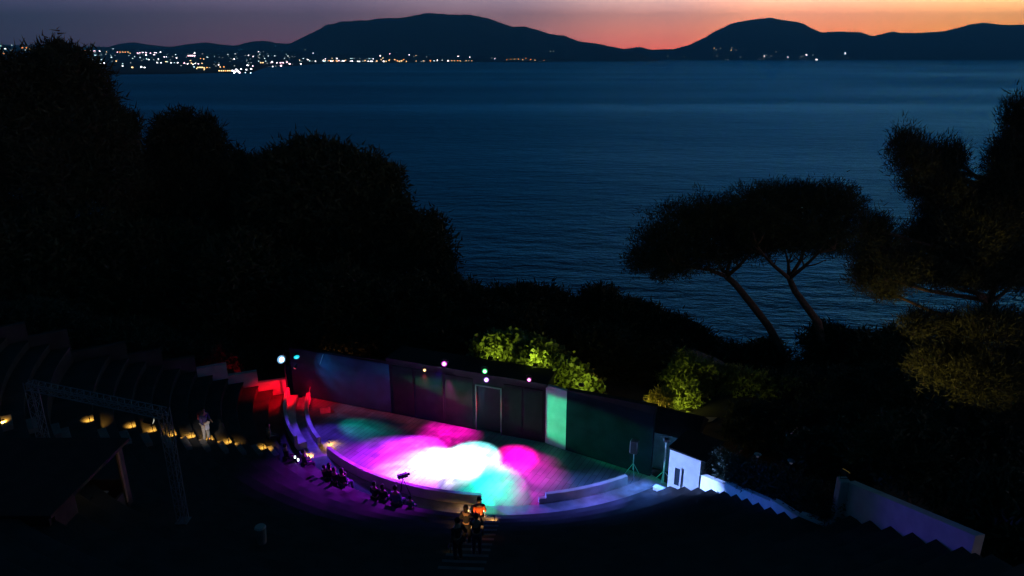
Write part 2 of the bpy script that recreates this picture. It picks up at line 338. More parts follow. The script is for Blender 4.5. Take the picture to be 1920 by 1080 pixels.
key4 = [(1339,90,'warm',1.1),(1343,93,'dim',1.1),(1351,91,'dim',1.1),(1371,94,'warm',1.2),(1372,90,'dim',1.2),(1380,94,'dim',.9),(1344,105,'dim',.9),(1433,105,'white',1.3),(1437,103,'dim',1.1),(1446,105,'dim',1.2),(1455,97,'dim',1),(1477,107,'white',1.2),(1502,106,'dim',1.2),(1512,103,'white',1.5),(1506,105,'dim',1.1),(1524,103,'dim',1.2),(1531,112.2,'white',2.2),(1585,100,'white',1.6),(1360,112,'dim',1.1),(1365,112,'dim',1.1),(1388,107,'dim',.9),(1262,92,'warm',.8),(1252,105,'dim',.9),(1283,107,'dim',1)]
for k_, W_ in ((key, W1), (key2, W2), (key3, W3), (key4, W4)):
    for a in k_: town_light(a[0], a[1], a[2], a[3] * (.54 if W_ != W4 else .8), W_)
for i in range(68):
    px = random.choice([random.uniform(600, 720), random.uniform(640, 800), random.uniform(560, 700)]); py = random.choice([115, 114.5, random.uniform(107, 115), random.uniform(99, 112) if 700 < px < 780 else 110])
    town_light(px, py, random.choice(['cyan', 'dim', 'dim', 'warm', 'white']), random.uniform(.55, 1.1), W3)
for i in range(14): town_light(random.uniform(0, 70), random.uniform(90, 122), random.choice(['dim', 'dim', 'cyan']), random.uniform(.6, 1), W1)
for i in range(50): town_light(random.uniform(300, 560), random.uniform(101, 124), random.choice(['dim', 'dim', 'cyan']), random.uniform(.5, 1), W2)
for i in range(30): town_light(random.uniform(165, 300), random.uniform(97, 116), random.choice(['dim', 'dim', 'cyan']), random.uniform(.5, 1), W2)

# ---------------------------------------------------------------- theatre
RI, DR, DZ = 13.4, .78, .39
def arc_block(name, r0, r1, z0, z1, a0, a1, m, parent=None, n=None, lip=.0):
    n = n or max(4, int(abs(a1 - a0) / 2))
    bm = bmesh.new(); prof = [(r0, z0), (r0, z1 - .012), (r0 + .012, z1), (r1 - .012, z1), (r1, z1 - .012), (r1, z0)]
    if lip: prof = [(r0 + lip, z0), (r0 + lip, z1 - .09), (r0, z1 - .075), (r0, z1 - .012), (r0 + .012, z1), (r1, z1), (r1, z0)]
    rings = []
    for i in range(n + 1):
        a = a0 + (a1 - a0) * i / n; rings.append([bm.verts.new(pol(r, a, z)) for r, z in prof])
    q = len(prof)
    for A, B in zip(rings, rings[1:]):
        for k in range(q): bm.faces.new((A[k], A[(k + 1) % q], B[(k + 1) % q], B[k]))
    bm.faces.new(rings[0]); bm.faces.new(rings[-1][::-1])
    return bm_obj(name, bm, m, parent)
STAIRS = [(217.5, 1.0), (267.0, 1.45)]
cavea = empty('seating_terrace', pol(13.4, 250), 'curved stone seating terrace stepping up in rows round the stage', 'seating terrace')
cavea.location = (0, 0, 0)
def row_z(k): return DZ * (k + 1) + (.52 if k >= 12 else 0)
def row_r(k): return RI + DR * k + (.8 if k >= 12 else 0)
for k in range(22):
    r = row_r(k); z = row_z(k); r2 = row_r(k + 1)
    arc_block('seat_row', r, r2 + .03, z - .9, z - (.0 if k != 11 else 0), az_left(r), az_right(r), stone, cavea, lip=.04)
# stage floor (disc cut by the wall line)
WD = Vector((.937, -.35, 0)).normalized(); WP0 = Vector((-13.6, 39.05, 0))
WALL = [Vector((-13.6, 39.05, 0)), Vector((-7.1, 36.62, 0)), Vector((1.8, 33.30, 0)), Vector((2.86, 32.57, 0)), Vector((6.93, 30.1, 0))]
fx = np.linspace(-13.0, 6.9, 90); fv = []
for x in fx:
    lo_ = CEN.y - math.sqrt(12.6 ** 2 - (x - CEN.x) ** 2); up_ = interp([(p.x, p.y + .12) for p in WALL], x); up_ = max(up_, lo_ + .01)
    for j in range(5): fv.append((x, lo_ + (up_ - lo_) * j / 4, .02))
fl = py_obj('stage_floor', fv, [(i * 5 + j, (i + 1) * 5 + j, (i + 1) * 5 + j + 1, i * 5 + j + 1) for i in range(89) for j in range(4)], boards); tag(fl, 'dark boarded stage floor lit with magenta, white and cyan pools', 'stage')
# walk between parapet and first row
bm = bmesh.new(); A = [bm.verts.new(pol(12.25, a, .03)) for a in np.arange(186, 309, 2)]; B = [bm.verts.new(pol(13.5, a, .03)) for a in np.arange(186, 309, 2)]
for i in range(len(A) - 1): bm.faces.new((A[i], B[i], B[i + 1], A[i + 1]))
tag(bm_obj('path', bm, mat('walk_paving', (.30, .29, .28), .8, .25, 2, bump=.2)), kind='structure')

def parapet(a0, a1, label, h=.50):
    o = arc_block('low_wall', 11.98, 12.2, 0, h, a0, a1, stone_l, n=int(abs(a1 - a0)))
    tag(o, label, 'low wall', 'curved parapets round the stage edge'); return o
parapet(187.5, 214.5, 'curved pale parapet at the far left stage edge, glowing red at its end')
parapet(220.5, 265.5, 'long curved pale parapet in front of the seated watchers', .54)
rp = parapet(280.0, 300.5, 'short curved pinkish parapet between central steps and speaker stand', .50)
arc_block('end_step', 11.99, 12.19, 0, .28, 278.4, 279.97, stone_l, rp, n=2)

cb = empty('curved_bench', (0, 0, 0), 'curved stone bench with high back beside the left parapet, red at its far end', 'bench')
arc_block('seat', 12.72, 13.18, .04, .40, 187.5, 214, stone_l, cb, n=26)
arc_block('backrest', 13.19, 13.36, .04, .92, 187.5, 214, stone_l, cb, n=26)
# stairs with a half step in front of every riser
def stair(az, width, nrows, label, group=None):
    t = empty('stairway', (0, 0, 0), label, 'stairs', 'stairways through the seating')
    for k in range(nrows):
        r = row_r(k) ; z0 = row_z(k) - DZ if k != 12 else row_z(k) - DZ - .52
        hw = math.degrees(width / 2 / r)
        if k == 12:
            arc_block('step', r - .3, r - .002, z0, z0 + .60, az - hw, az + hw, stone_s, t, n=2)
            arc_block('step', r - .6, r - .303, z0, z0 + .30, az - hw, az + hw, stone_s, t, n=2)
        else: arc_block('step', r - .36, r - .002, z0, z0 + .195, az - hw, az + hw, stone_s, t, n=2)
    return t
stair(217.5, 1.1, 22, 'side flight of steps with glowing step lamps, climbing left from the stage')
stair(267.0, 1.5, 22, 'central flight of steps coming down to the stage opening')

# recessed step lamps
lens_y = emis('warm_lens', (1, .66, .2), 2.5)
def make_step_lamp():
    root = bpy.data.objects.new('step_lamp', None); COL.objects.link(root)
    bm = bmesh.new(); tube(bm, [(0, 0, -.02), (0, 0, .26)], .014, 6); bm_obj('stub', bm, blackm, root)
    bm = bmesh.new(); box(bm, (0, .05, .275), (.14, .13, .025), bevel=.006); bm_obj('hood', bm, blackm, root)
    bm = bmesh.new(); box(bm, (0, .06, .258), (.10, .07, .006)); bm_obj('lens', bm, lens_y, root)
    return root
sl_proto = None
def step_lamp(P, face, power, label, group, col=(1, .50, .07), cone=112, up=False):
    global sl_proto
    if sl_proto is None: o = sl_proto = make_step_lamp()
    else:
        o = sl_proto.copy(); COL.objects.link(o)
        for ch in [c for c in sl_proto.children if c.type == 'MESH']:
            c = ch.copy(); COL.objects.link(c); c.parent = o
    o.location = P; o.rotation_euler = (0, 0, face)
    tag(o, label, 'step lamp', group)
    l = bpy.data.lights.new('step_light', 'SPOT'); l.energy = power * 7; l.color = col; l.shadow_soft_size = .03; l.spot_size = R(cone); l.spot_blend = .5
    lo = bpy.data.objects.new('step_light', l); COL.objects.link(lo); lo.parent = o; lo.location = (0, .06, .245)
    lo.rotation_euler = (R(16), 0, 0)
    if up: lo.location = (0, .15, .24); lo.rotation_euler = (R(115), 0, 0)
    return o
lamp_px = [(465, 852), (395, 842), (360, 837), (322, 832), (285, 829), (245, 821), (205, 813), (123, 802)]
ords = ['first above the wide dark gap', 'right beside the standing person in white trousers', 'just left of the standing person', 'seen through the truss tower', 'next left of the truss tower', 'third left of the truss tower, above the booth roof end', 'small one over the middle of the booth roof', 'farthest up, small, over the booth roof']
ks = [3, 5, 6, 7, 8, 9, 10, 12]
for (px, py), k, nm in zip(lamp_px, ks, ords):
    z = row_z(k - 1)
    Q = atZ(px - 6, py, z) - CEN; a = math.degrees(math.atan2(Q.y, Q.x)) % 360
    step_lamp(pol(row_r(k - 1) + .16, a, z), R(a + 180), 9, 'glowing amber step lamp, ' + nm, 'step lamps up the side stairs')
step_lamp(pol(13.0, 218.6, .03), R(218 + 180), 10, 'glowing amber step lamp at the foot of the side stairs', 'step lamps up the side stairs')
step_lamp(pol(11.6, 215.4, .03), R(215), 6, 'amber step lamp just inside the left parapet end', 'step lamps up the side stairs', cone=160)
CS = {0: (266.2, 9, 'amber step lamp on the lowest of the central steps'), 1: (266.6, 9, 'amber step lamp one row up the central steps'), 2: (269.0, 7, 'amber step lamp beside the head of the person in orange'), 4: (265.6, 7, 'amber step lamp beside the person in orange'), 6: (267.6, 9, 'added amber step lamp just below the orange shirt, to light it'), 9: (265.2, 9, 'amber step lamp at the bottom edge of the view under the bare arm')}  # the lamp below the orange shirt is added to throw light on it
for k, (az_, e, nm) in CS.items(): step_lamp(pol(row_r(k - 1) + .2 if k else 12.75, az_, row_z(k - 1) if k else .03), R(az_ + (90 if k in (6, 9) else 180)), e, nm, 'step lamps on the central stairs', (1, .50, .15), 110 if k in (6, 9) else 128, k in (6, 9))
step_lamp(pol(12.9, 264.2, .03), R(100), 10, 'amber step lamp at the foot of the central steps by the parapet end', 'step lamps on the central stairs', (1, .50, .15), 160)
step_lamp(atZ(8, 800, 6.0) , R(60), 14, 'amber lamp at the far left edge lighting the upper walkway wall', 'step lamps up the side stairs', cone=165)

# stepped end wall at the left end of the seating
le = empty('end_wall', pol(13.4, 186, 0), 'stepped low wall ending the seating rows on the left, glowing red', 'wall')
for j in range(11):
    k0 = 2 * j; ra, rb = row_r(k0), row_r(k0 + 2) - .004; zt = row_z(k0 + 1) + .55
    A_ = pol(ra, az_left(ra) - .05); B_ = pol(rb, az_left(rb) - .05)
    V = []; d_ = (B_ - A_).normalized(); n_ = Vector((d_.y, -d_.x, 0)); n_ = n_ if n_.y > 0 else -n_
    bm = bmesh.new()
    for p in (A_, B_):
        for q_ in (p, p + n_ * .3): V += [bm.verts.new(q_ + Vector((0, 0, -.2 + .39 * k0))), bm.verts.new(q_ + Vector((0, 0, zt)))]
    for f in ((0, 1, 5, 4), (2, 3, 7, 6), (0, 1, 3, 2), (4, 5, 7, 6), (1, 3, 7, 5), (0, 2, 6, 4)): bm.faces.new([V[i] for i in f])
    o = bm_obj('wall_section', bm, stone_l if j < 3 else stone, le); o.location = -Vector(le.location)  # upper sections get darker stone so they look unlit beyond the red glow

# ---------------------------------------------------------------- stage wall
def vwall(bm, a, b, z0a, z1a, z1b, th, back=True, mi=0):
    a = Vector((a[0], a[1], 0)); b = Vector((b[0], b[1], 0)); d = (b - a).normalized(); n = Vector((-d.y, d.x, 0))   # towards the sea
    V = []
    for p, zt in ((a, z1a), (b, z1b)):
        for q in (p, p + n * th): V += [bm.verts.new(q + Vector((0, 0, z0a))), bm.verts.new(q + Vector((0, 0, zt)))]
    for f in ((0, 1, 5, 4), (2, 3, 7, 6), (0, 1, 3, 2), (4, 5, 7, 6), (1, 3, 7, 5), (0, 2, 6, 4)):
        bm.faces.new([V[i] for i in f]).material_index = mi
# left wall hung with dark cloth
lw = empty('stage_wall', WALL[0], 'low blue-lit dark wall at the left end of the stage back', 'wall')
bm = bmesh.new(); vwall(bm, WALL[0], WALL[1], -.1, 3.25, 3.35, .22); o = bm_obj('wall', bm, wallpaint, lw); o.location = -WALL[0]
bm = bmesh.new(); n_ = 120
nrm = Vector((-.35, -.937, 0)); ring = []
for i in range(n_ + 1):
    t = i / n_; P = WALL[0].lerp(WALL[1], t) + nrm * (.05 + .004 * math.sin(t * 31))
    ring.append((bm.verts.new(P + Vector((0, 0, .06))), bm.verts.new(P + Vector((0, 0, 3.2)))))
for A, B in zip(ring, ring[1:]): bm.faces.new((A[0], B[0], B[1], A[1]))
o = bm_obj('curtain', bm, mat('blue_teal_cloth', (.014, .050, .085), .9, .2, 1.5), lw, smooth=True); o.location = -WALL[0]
# stage house
sh = empty('stage_house', WALL[1], 'black flat-roofed stage house with doorway and lamps behind the stage', 'stage building')
D1 = .600; D2 = .762       # the doorway along the front, as fractions (px 893 to 941)
def along(t): return WALL[1].lerp(WALL[2], t)
pa_, pb_ = atZ(893, 800, 0), atZ(941, 808, 0)
def tfront(px):
    best = min(np.arange(0, 1, .001), key=lambda t: abs((along(t).x / (along(t).y * C_ + CAM_Z * S_)) * F + 960 - px)); return float(best)
D1, D2 = tfront(894), tfront(940)
bm = bmesh.new(); HT = 3.45
vwall(bm, along(0), along(D1), -.1, HT, HT, .25); vwall(bm, along(D2), along(1), -.1, HT, HT, .25); vwall(bm, along(D1) , along(D2), 2.78, HT - .002, HT - .002, .248)
o = bm_obj('front_wall', bm, wallpaint, sh); o.location = -WALL[1]
bm = bmesh.new(); nb = Vector((.35, .937, 0)).normalized()
for t0, t1 in ((0, .02), (.98, 1)): 
    a = along(t0) + nb * .25; b = along(t1) + nb * .25; vwall(bm, a, b, -.1, HT, HT, 1.25)
vwall(bm, along(0.021) + nb * 1.25, along(.979) + nb * 1.25, -.1, HT, HT, .25)
o = bm_obj('side_wall', bm, wallpaint, sh); o.location = -WALL[1]
bm = bmesh.new(); vwall(bm, along(0) - WD * .1 - nb * .18, along(1) + WD * .1 - nb * .18, HT + .002, HT + .2, HT + .2, 1.9)
o = bm_obj('roof', bm, roofm, sh); o.location = -WALL[1]
bm = bmesh.new(); vwall(bm, along(D1) + nb * .16, along(D2) + nb * .16, 0, 2.7, 2.7, .05); o = bm_obj('door', bm, mat('door_black', (.006, .006, .007), .9, .1, 3), sh); o.location = -WALL[1]
bm = bmesh.new(); 
for t in (D1, D2):
    box(bm, along(t) - nb * .035 + Vector((0, 0, 1.4)), (.07, .06, 2.8), rz=math.atan2(WD.y, WD.x), bevel=.006)
box(bm, along((D1 + D2) / 2) - nb * .035 + Vector((0, 0, 2.84)), ((along(D2) - along(D1)).length + .07, .06, .07), rz=math.atan2(WD.y, WD.x), bevel=.006)
o = bm_obj('door_frame', bm, mat('frame_paint', (.07, .068, .065), .6, .1, 5), sh); o.location = -WALL[1]
# shallow panels on the front wall
for t0, t1 in ((.02, .16), (.175, .36), (.375, D1 - .02), (D2 + .02, .86), (.875, .985)):
    bm = bmesh.new(); box(bm, along((t0 + t1) / 2) - nb * .02 + Vector((0, 0, 1.62)), ((along(t1) - along(t0)).length, .03, 3.1), rz=math.atan2(WD.y, WD.x), bevel=.008)
    o = bm_obj('wall_panel', bm, drape, sh); o.location = -WALL[1]
bm = bmesh.new(); vwall(bm, WALL[2] + Vector((.004, .0, 0)), WALL[3], 0, 3.5, 3.52, .2); gp = bm_obj('wall_panel', bm, greenp)
tag(gp, 'narrow pale panel glowing green beside the stage house', 'wall panel')
rw = empty('stage_wall', WALL[3], 'long dark teal wall running from the green panel to the right', 'wall')
bm = bmesh.new(); vwall(bm, WALL[3] + Vector((.004, -.002, 0)), WALL[4], -.1, 3.52, 3.88, .25); o = bm_obj('wall', bm, mat('teal_paint', (.006, .013, .019), .95, .3, 1.2, spec=.03, bump=.1), rw); o.location = -WALL[3]
bm = bmesh.new(); vwall(bm, WALL[3] + Vector((.0, -.035, 0)), WALL[4] + Vector((.03, -.05, 0)), 3.53, 3.6, 3.95, .32); o = bm_obj('coping', bm, roofm, rw); o.location = -WALL[3]

# ---------------------------------------------------------------- stage lamps
def aim(o, src, dst):
    d = (Vector(dst) - Vector(src)).normalized(); o.rotation_mode = 'QUATERNION'; o.rotation_quaternion = d.to_track_quat('-Z', 'Y'); 
def stage_lamp(P, target, col, lens_strength, label, spots, size=.12, face=None):
    """spots: (target, power, colour, cone degrees, blend)"""
    t = empty('stage_lamp', P, label, 'stage lamp', 'stage lamps')
    look = (camo.location * .35 + Vector(target) * .65) if face is None else face
    q = (Vector(look) - Vector(P)).normalized().to_track_quat('-Z', 'Y')
    bm = bmesh.new(); tube(bm, [(0, 0, .26), (0, 0, .22), (0, 0, .0), (0, 0, -.02)], [size * .7, size * .95, size * 1.12, size * 1.12], 14)
    o = bm_obj('housing', bm, blackm, t, smooth=False); o.rotation_mode = 'QUATERNION'; o.rotation_quaternion = q
    bm = bmesh.new(); bmesh.ops.create_uvsphere(bm, u_segments=16, v_segments=8, radius=size, matrix=Matrix.Translation((0, 0, -.021)) @ Matrix.Diagonal((1, 1, .30, 1)))
    mx_ = max(col); sat = tuple((c / mx_) ** 2.2 for c in col)
    o = bm_obj('lens', bm, emis('halo_glow', sat, min(.9, lens_strength)), t); o.rotation_mode = 'QUATERNION'; o.rotation_quaternion = q  # saturated outer glow imitates the halo around the bright core
    bm = bmesh.new(); bmesh.ops.create_uvsphere(bm, u_segments=14, v_segments=8, radius=size * .62, matrix=Matrix.Translation((0, 0, -.030 - size * .13)) @ Matrix.Diagonal((1, 1, .35, 1)))
    b_ = bm_obj('bulb', bm, emis('bulb_glow', col, lens_strength), o)
    bm = bmesh.new(); w_ = size * 1.35
    tube(bm, [(-w_, 0, 0), (-w_, 0, .22), (0, .0, .30), (w_, 0, .22), (w_, 0, 0)], .012, 6); bm_obj('yoke', bm, blackm, t)
    for i, (tg, pw, c, cone, bl) in enumerate(spots):
        l = bpy.data.lights.new('beam', 'SPOT'); l.energy = pw * 7; l.color = c; l.spot_size = R(cone); l.spot_blend = bl; l.shadow_soft_size = .07
        if cone > 23:
            l.use_nodes = True; nt_ = l.node_tree; em = nt_.nodes['Emission']; tc_ = nt_.nodes.new('ShaderNodeTexCoord'); nz_ = nt_.nodes.new('ShaderNodeTexNoise'); mr_ = nt_.nodes.new('ShaderNodeMapRange')
            nz_.inputs['Scale'].default_value = 5.5; nz_.inputs['Detail'].default_value = 4; nz_.inputs['Distortion'].default_value = .8
            nt_.links.new(tc_.outputs['Normal'], nz_.inputs[0]); nt_.links.new(nz_.outputs[0], mr_.inputs[0])
            mr_.inputs[1].default_value = .30; mr_.inputs[2].default_value = .70; mr_.inputs[3].default_value = .25; mr_.inputs[4].default_value = 1.6; nt_.links.new(mr_.outputs[0], em.inputs[1])
        lo = bpy.data.objects.new('beam', l); COL.objects.link(lo); lo.parent = t
        d = (Vector(tg) - Vector(P)).normalized(); lo.location = d * (size * 1.5 + .16)
        lo.rotation_mode = 'QUATERNION'; lo.rotation_quaternion = d.to_track_quat('-Z', 'Y')
    return t
G = lambda px, py, z=.02: atZ(px, py, z)
YF = lambda px: None
def on_front(px, py, out=.3):
    """a point out metres in front of the stage-house wall on this line of sight"""
    t = tfront(px); P = along(t) - nb * out; return atY(px, py, P.y)
lm = on_front(833, 682); lg = on_front(909, 696); lv = on_front(912, 712); lp = on_front(992, 712); lw_ = on_front(796, 694)
stage_lamp(lm, G(720, 860), (1, .35, 1), 6, 'magenta stage lamp, highest one on the stage house front', [(G(725, 880), 2800, (.42, .01, 1), 70, 1), (G(775, 850), 2400, (.8, .03, 1), 50, 1), (G(840, 812), 420, (1, .0, .55), 60, 1)], .15)
stage_lamp(lg, G(930, 900), (.3, 1, .5), 6, 'green stage lamp above the doorway', [(G(918, 904), 900, (.0, 1, .60), 38, 1), (G(888, 854), 2500, (.2, .9, 1), 44, 1)], .14)
stage_lamp(lv, G(850, 860), (.75, .5, 1), 6, 'violet stage lamp just under the green one', [(G(800, 868), 3600, (.70, .6, 1), 38, 1), (G(862, 864), 3900, (.8, .85, 1), 42, 1)], .14)
stage_lamp(lp, G(965, 855), (1, .4, .85), 5, 'small pink stage lamp between doorway and green panel', [(G(967, 857), 1400, (1, .0, .42), 42, 1), (G(985, 885), 260, (1, .0, .7), 60, 1)], .11)
stage_lamp(lw_, G(780, 800), (1, .75, .4), 3, 'small warm lamp left of the magenta stage lamp', [(G(790, 780), 10, (1, .1, .12), 90, 1)], .09)

# lamp stand at the left end: blue lamp and cyan lamp
LP = Vector((-13.35, 37.6, 0)); 
def mast(P, h, label, m, cross=.7):
    t = empty('lighting_mast', P, label, 'lamp stand')
    bm = bmesh.new(); tube(bm, [(0, 0, 0), (0, 0, h)], [.045, .035], 10); bm_obj('pole', bm, m, t)
    bm = bmesh.new(); tube(bm, [(-cross, 0, h), (cross, 0, h)], .025, 8); bm_obj('crossbar', bm, m, t)
    bm = bmesh.new()
    for a in (0, 120, 240): tube(bm, [(0, 0, .7), (.5 * math.cos(R(a)), .5 * math.sin(R(a)), .02)], .015, 6)
    bm_obj('base_legs', bm, m, t); return t
LP = atZ(541, 752, .0); LP.z = 0
mast(LP, 3.35, 'tall thin lamp stand at the left end of the stage', blackm, .45)
lb = atY(527, 674, LP.y - .45); lc = atY(556, 669, LP.y - .4)
BL = (.05, .18, 1)
stage_lamp(lb, (7, 28, 1), (.55, .8, 1), 10, 'large blue-white lamp on the left lamp stand', [((7.85, 27.95, 1.6), 21000, (.24, .38, 1), 8.5, .6), ((9.6, 23.5, 2.6), 1300, (.02, .16, 1), 13, .8), ((12.3, 15.8, 7.0), 1100, (.10, .05, 1), 7, .9), (pol(13.6, 295, 0), 9000, (.08, .20, 1), 12, 1), (pol(13.3, 277, 0), 5500, (.12, .10, 1), 13, 1), (G(690, 905), 420, (.12, .04, 1), 60, 1), ((-8.5, 37.0, 1.6), 60, (.0, .25, .7), 80, 1)], .24)
stage_lamp(lc, (2.3, 33, 1.6), (.1, .8, .9), 1.2, 'cyan lamp beside the blue one on the left lamp stand', [((2.30, 32.8, 1.7), 4300, (0, 1, .36), 11.0, .5), ((5, 31.2, 1.6), 420, (0, .45, .7), 24, .8), (G(680, 805), 260, (0, .6, .5), 26, 1)], .17, face=lc + Vector((1, -2, -1.2)))

lr = atY(553, 690, LP.y - .25)
stage_lamp(lr, (-14, 37.4, .4), (1, .2, .3), .5, 'small red lamp low on the left lamp stand', [((-14.3, 37.4, .5), 120, (1, 0, .01), 85, .9), ((-12.3, 38.1, .2), 40, (1, 0, .02), 70, 1)], .08, face=(-14, 36, .4))
# right mast, with a red lamp that reaches the left rows
RP = atZ(1243, 905, .03); RP.z = 0
mast(RP, 2.6, 'blue-lit mast of lamps beside the small white building', steelb, .28)
stage_lamp(RP + Vector((-.1, -.1, 2.5)), (-14, 38, 1), (.12, .2, .3), .5, 'unlit-looking lamp on the mast by the white building, aimed across the stage', [(pol(13.5, 296, .1), 90, (.08, .24, 1), 110, 1), (pol(13.4, 284, .1), 260, (.12, .12, 1), 50, 1), ((-12.8, 37.9, .7), 3000, (1, 0, .01), 8, .7), ((-6.2, 36.2, 1.3), 5000, (1, 0, .05), 11, 1)], .11, face=(-14, 38, 1))

PW_TARGET = atZ(373, 810, row_z(5) + .8)
# ---------------------------------------------------------------- truss goalpost
def truss(bm, a, b, w=.28, bays=12, r=.018):
    a = Vector(a); b = Vector(b); d = (b - a).normalized(); up = Vector((0, 0, 1)) if abs(d.z) < .9 else Vector((1, 0, 0))
    s = d.cross(up).normalized() * w / 2; u = s.cross(d).normalized() * w / 2
    cs = [s + u, s - u, -s - u, -s + u]
    for c_ in cs: tube(bm, [a + c_, b + c_], r, 6)
    for i in range(bays):
        p = a.lerp(b, i / bays); q = a.lerp(b, (i + 1) / bays)
        for k in range(4): tube(bm, [p + cs[k], q + cs[(k + 1) % 4]], r * .6, 4, cap=False)
        if i % 2 == 0:
            for k in range(4): tube(bm, [p + cs[k], p + cs[(k + 1) % 4]], r * .6, 4, cap=False)
TL = Vector((-17.2, 22.4, 0)); TR = Vector((-11.45, 20.35, 0)); TZ = 9.05
tr = empty('lighting_truss', (TL + TR) / 2 + Vector((0, 0, 4.7)), 'grey metal truss gantry standing on the terrace by the booth', 'truss')
off = -tr.location
bm = bmesh.new(); truss(bm, TL + Vector((0, 0, 4.7)), TL + Vector((0, 0, TZ))); o = bm_obj('tower', bm, alu, tr); o.location = off
bm = bmesh.new(); truss(bm, TR + Vector((0, 0, 4.7)), TR + Vector((0, 0, TZ))); o = bm_obj('tower', bm, alu, tr); o.location = off
bm = bmesh.new(); truss(bm, TL + Vector((0, 0, TZ - .15)), TR + Vector((0, 0, TZ - .15)), bays=20); o = bm_obj('beam', bm, alu, tr); o.location = off
for T in (TL, TR):
    bm = bmesh.new(); box(bm, T + Vector((0, 0, 4.70)), (.42, .42, .04), bevel=.01); o = bm_obj('base_plate', bm, alu, tr); o.location = off
stage_lamp(TR + Vector((-.5, .1, TZ - .5)), (3, 28, 0), (.8, .8, .7), .6, 'dim lamp hanging at the right end of the truss gantry', [((3.8, 28.3, .5), 380, (1, .45, .48), 6, .7), (PW_TARGET, 240, (1, .85, .8), 9, .8)], .10, face=(4, 29, 0))

# ---------------------------------------------------------------- control booth
BX0, BX1, BY0, BY1, BZ0, BZ1 = -21.5, -13.75, 17.4, 21.3, 4.75, 7.15
bo = empty('control_booth', (BX0, BY0, BZ0), 'dark flat-roofed control booth with an open side showing a desk', 'booth')
boff = -bo.location
bmat_ = mat('booth_boards', (.055, .035, .028), .8, .3, 3)
bm = bmesh.new()
box(bm, ((BX0 + BX1) / 2, BY0, (BZ0 + BZ1) / 2), (BX1 - BX0, .1, BZ1 - BZ0)); 
box(bm, (BX0, (BY0 + BY1) / 2, (BZ0 + BZ1) / 2), (.1, BY1 - BY0 - .11, BZ1 - BZ0 - .004))
box(bm, (BX1, BY0 + .65, (BZ0 + BZ1) / 2), (.1, 1.0, BZ1 - BZ0 - .004)); box(bm, (BX1, BY1 - .1, (BZ0 + BZ1) / 2), (.1, .3, BZ1 - BZ0 - .004))
box(bm, (BX1, (BY0 + BY1) / 2 + .45, BZ0 + .35), (.098, 2.32, .7))
box(bm, ((BX0 + BX1) / 2, BY1, BZ0 + .5), (BX1 - BX0 - .11, .1, 1.0))
o = bm_obj('wall', bm, bmat_, bo); o.location = boff
bm = bmesh.new(); box(bm, ((BX0 + BX1) / 2, (BY0 + BY1) / 2, BZ1 + .07), (BX1 - BX0 + .5, BY1 - BY0 + .5, .12), bevel=.01); o = bm_obj('roof', bm, mat('booth_roof', (.06, .028, .025), .85, .3, 1.5), bo); o.location = boff
bm = bmesh.new(); box(bm, (BX1 + .07, BY1 - .3, (BZ0 + BZ1) / 2 + .1), (.06, .12, 2.1), bevel=.008); o = bm_obj('door_jamb', bm, mat('jamb_wood', (.35, .2, .09), .7, .2, 3), bo); o.location = boff
dk = empty('desk', (-14.7, 20.1, 4.75), 'grey mixing desk with a small green light inside the booth', 'desk')
bm = bmesh.new(); box(bm, (0, 0, .8), (1.1, 1.5, .06), bevel=.01); bm_obj('desk_top', bm, mat('desk_grey', (.35, .35, .33), .6, .15, 4), dk)
for x in (-.48, .48):
    for y in (-.65, .65):
        bm = bmesh.new(); box(bm, (x, y, .385), (.05, .05, .77)); bm_obj('leg', bm, blackm, dk)
cs = empty('mixing_console', (-14.75, 20.2, 5.58), 'small console on the booth desk with one green light', 'console')
bm = bmesh.new(); box(bm, (0, 0, .06), (.6, .45, .1), bevel=.015); bm_obj('console_body', bm, blackm, cs)
bm = bmesh.new(); box(bm, (.12, -.1, .125), (.07, .07, .03)); bm_obj('indicator_light', bm, emis('green_led', (.55, 1, .35), 4), cs)
l = bpy.data.lights.new('booth_light', 'POINT'); l.energy = 1.6; l.color = (1, .72, .35); l.shadow_soft_size = .1
lo = bpy.data.objects.new('booth_light', l); COL.objects.link(lo); lo.location = (-13.9 , 20.2, 6.6)
bl = empty('booth_lamp', (-14.3, 20.1, 7.0), 'small warm lamp under the booth roof over the desk', 'lamp')
bm = bmesh.new(); tube(bm, [(0, 0, .07), (0, 0, 0), (0, 0, -.08)], [.02, .03, .10], 10); bm_obj('lamp_shade', bm, blackm, bl)
lo.parent = bl; lo.location = (0, 0, -.12)

# ---------------------------------------------------------------- right-hand side: white building, walls, hedge, shed
BLp = Vector((7.36, 28.25, 0)); BRp = Vector((8.55, 27.30, 0))
wd = (BRp - BLp).normalized(); wn = Vector((-wd.y, wd.x, 0)); rzw = math.atan2(wd.y, wd.x)
wb = empty('ticket_booth', (*BLp.xy, 0), 'small white building with one window, lit blue beside the mast', 'building')
woff = -Vector(wb.location)
bm = bmesh.new(); vwall(bm, BLp, BRp, .1, 2.72, 2.66, 1.9); o = bm_obj('wall', bm, render_w, wb); o.location = woff
bm = bmesh.new(); vwall(bm, BLp - wd * .08 - wn * -.0 + wn * -.06, BRp + wd * .25 - wn * .06, 2.725, 2.82, 2.76, 2.2); o = bm_obj('roof', bm, roofm, wb); o.location = woff
wc = BLp.lerp(BRp, .30) + Vector((0, 0, 1.42))
bm = bmesh.new()
for sx_, sz_, dx_, dz_ in ((.07, 1.06, -.165, 0), (.07, 1.06, .165, 0), (.26, .07, 0, .495), (.26, .07, 0, -.495)):
    box(bm, wc - wn * .008 + wd * dx_ + Vector((0, 0, dz_)), (sx_, .036, sz_), rz=rzw)
wf = bm_obj('window', bm, render_w, wb); wf.location = woff
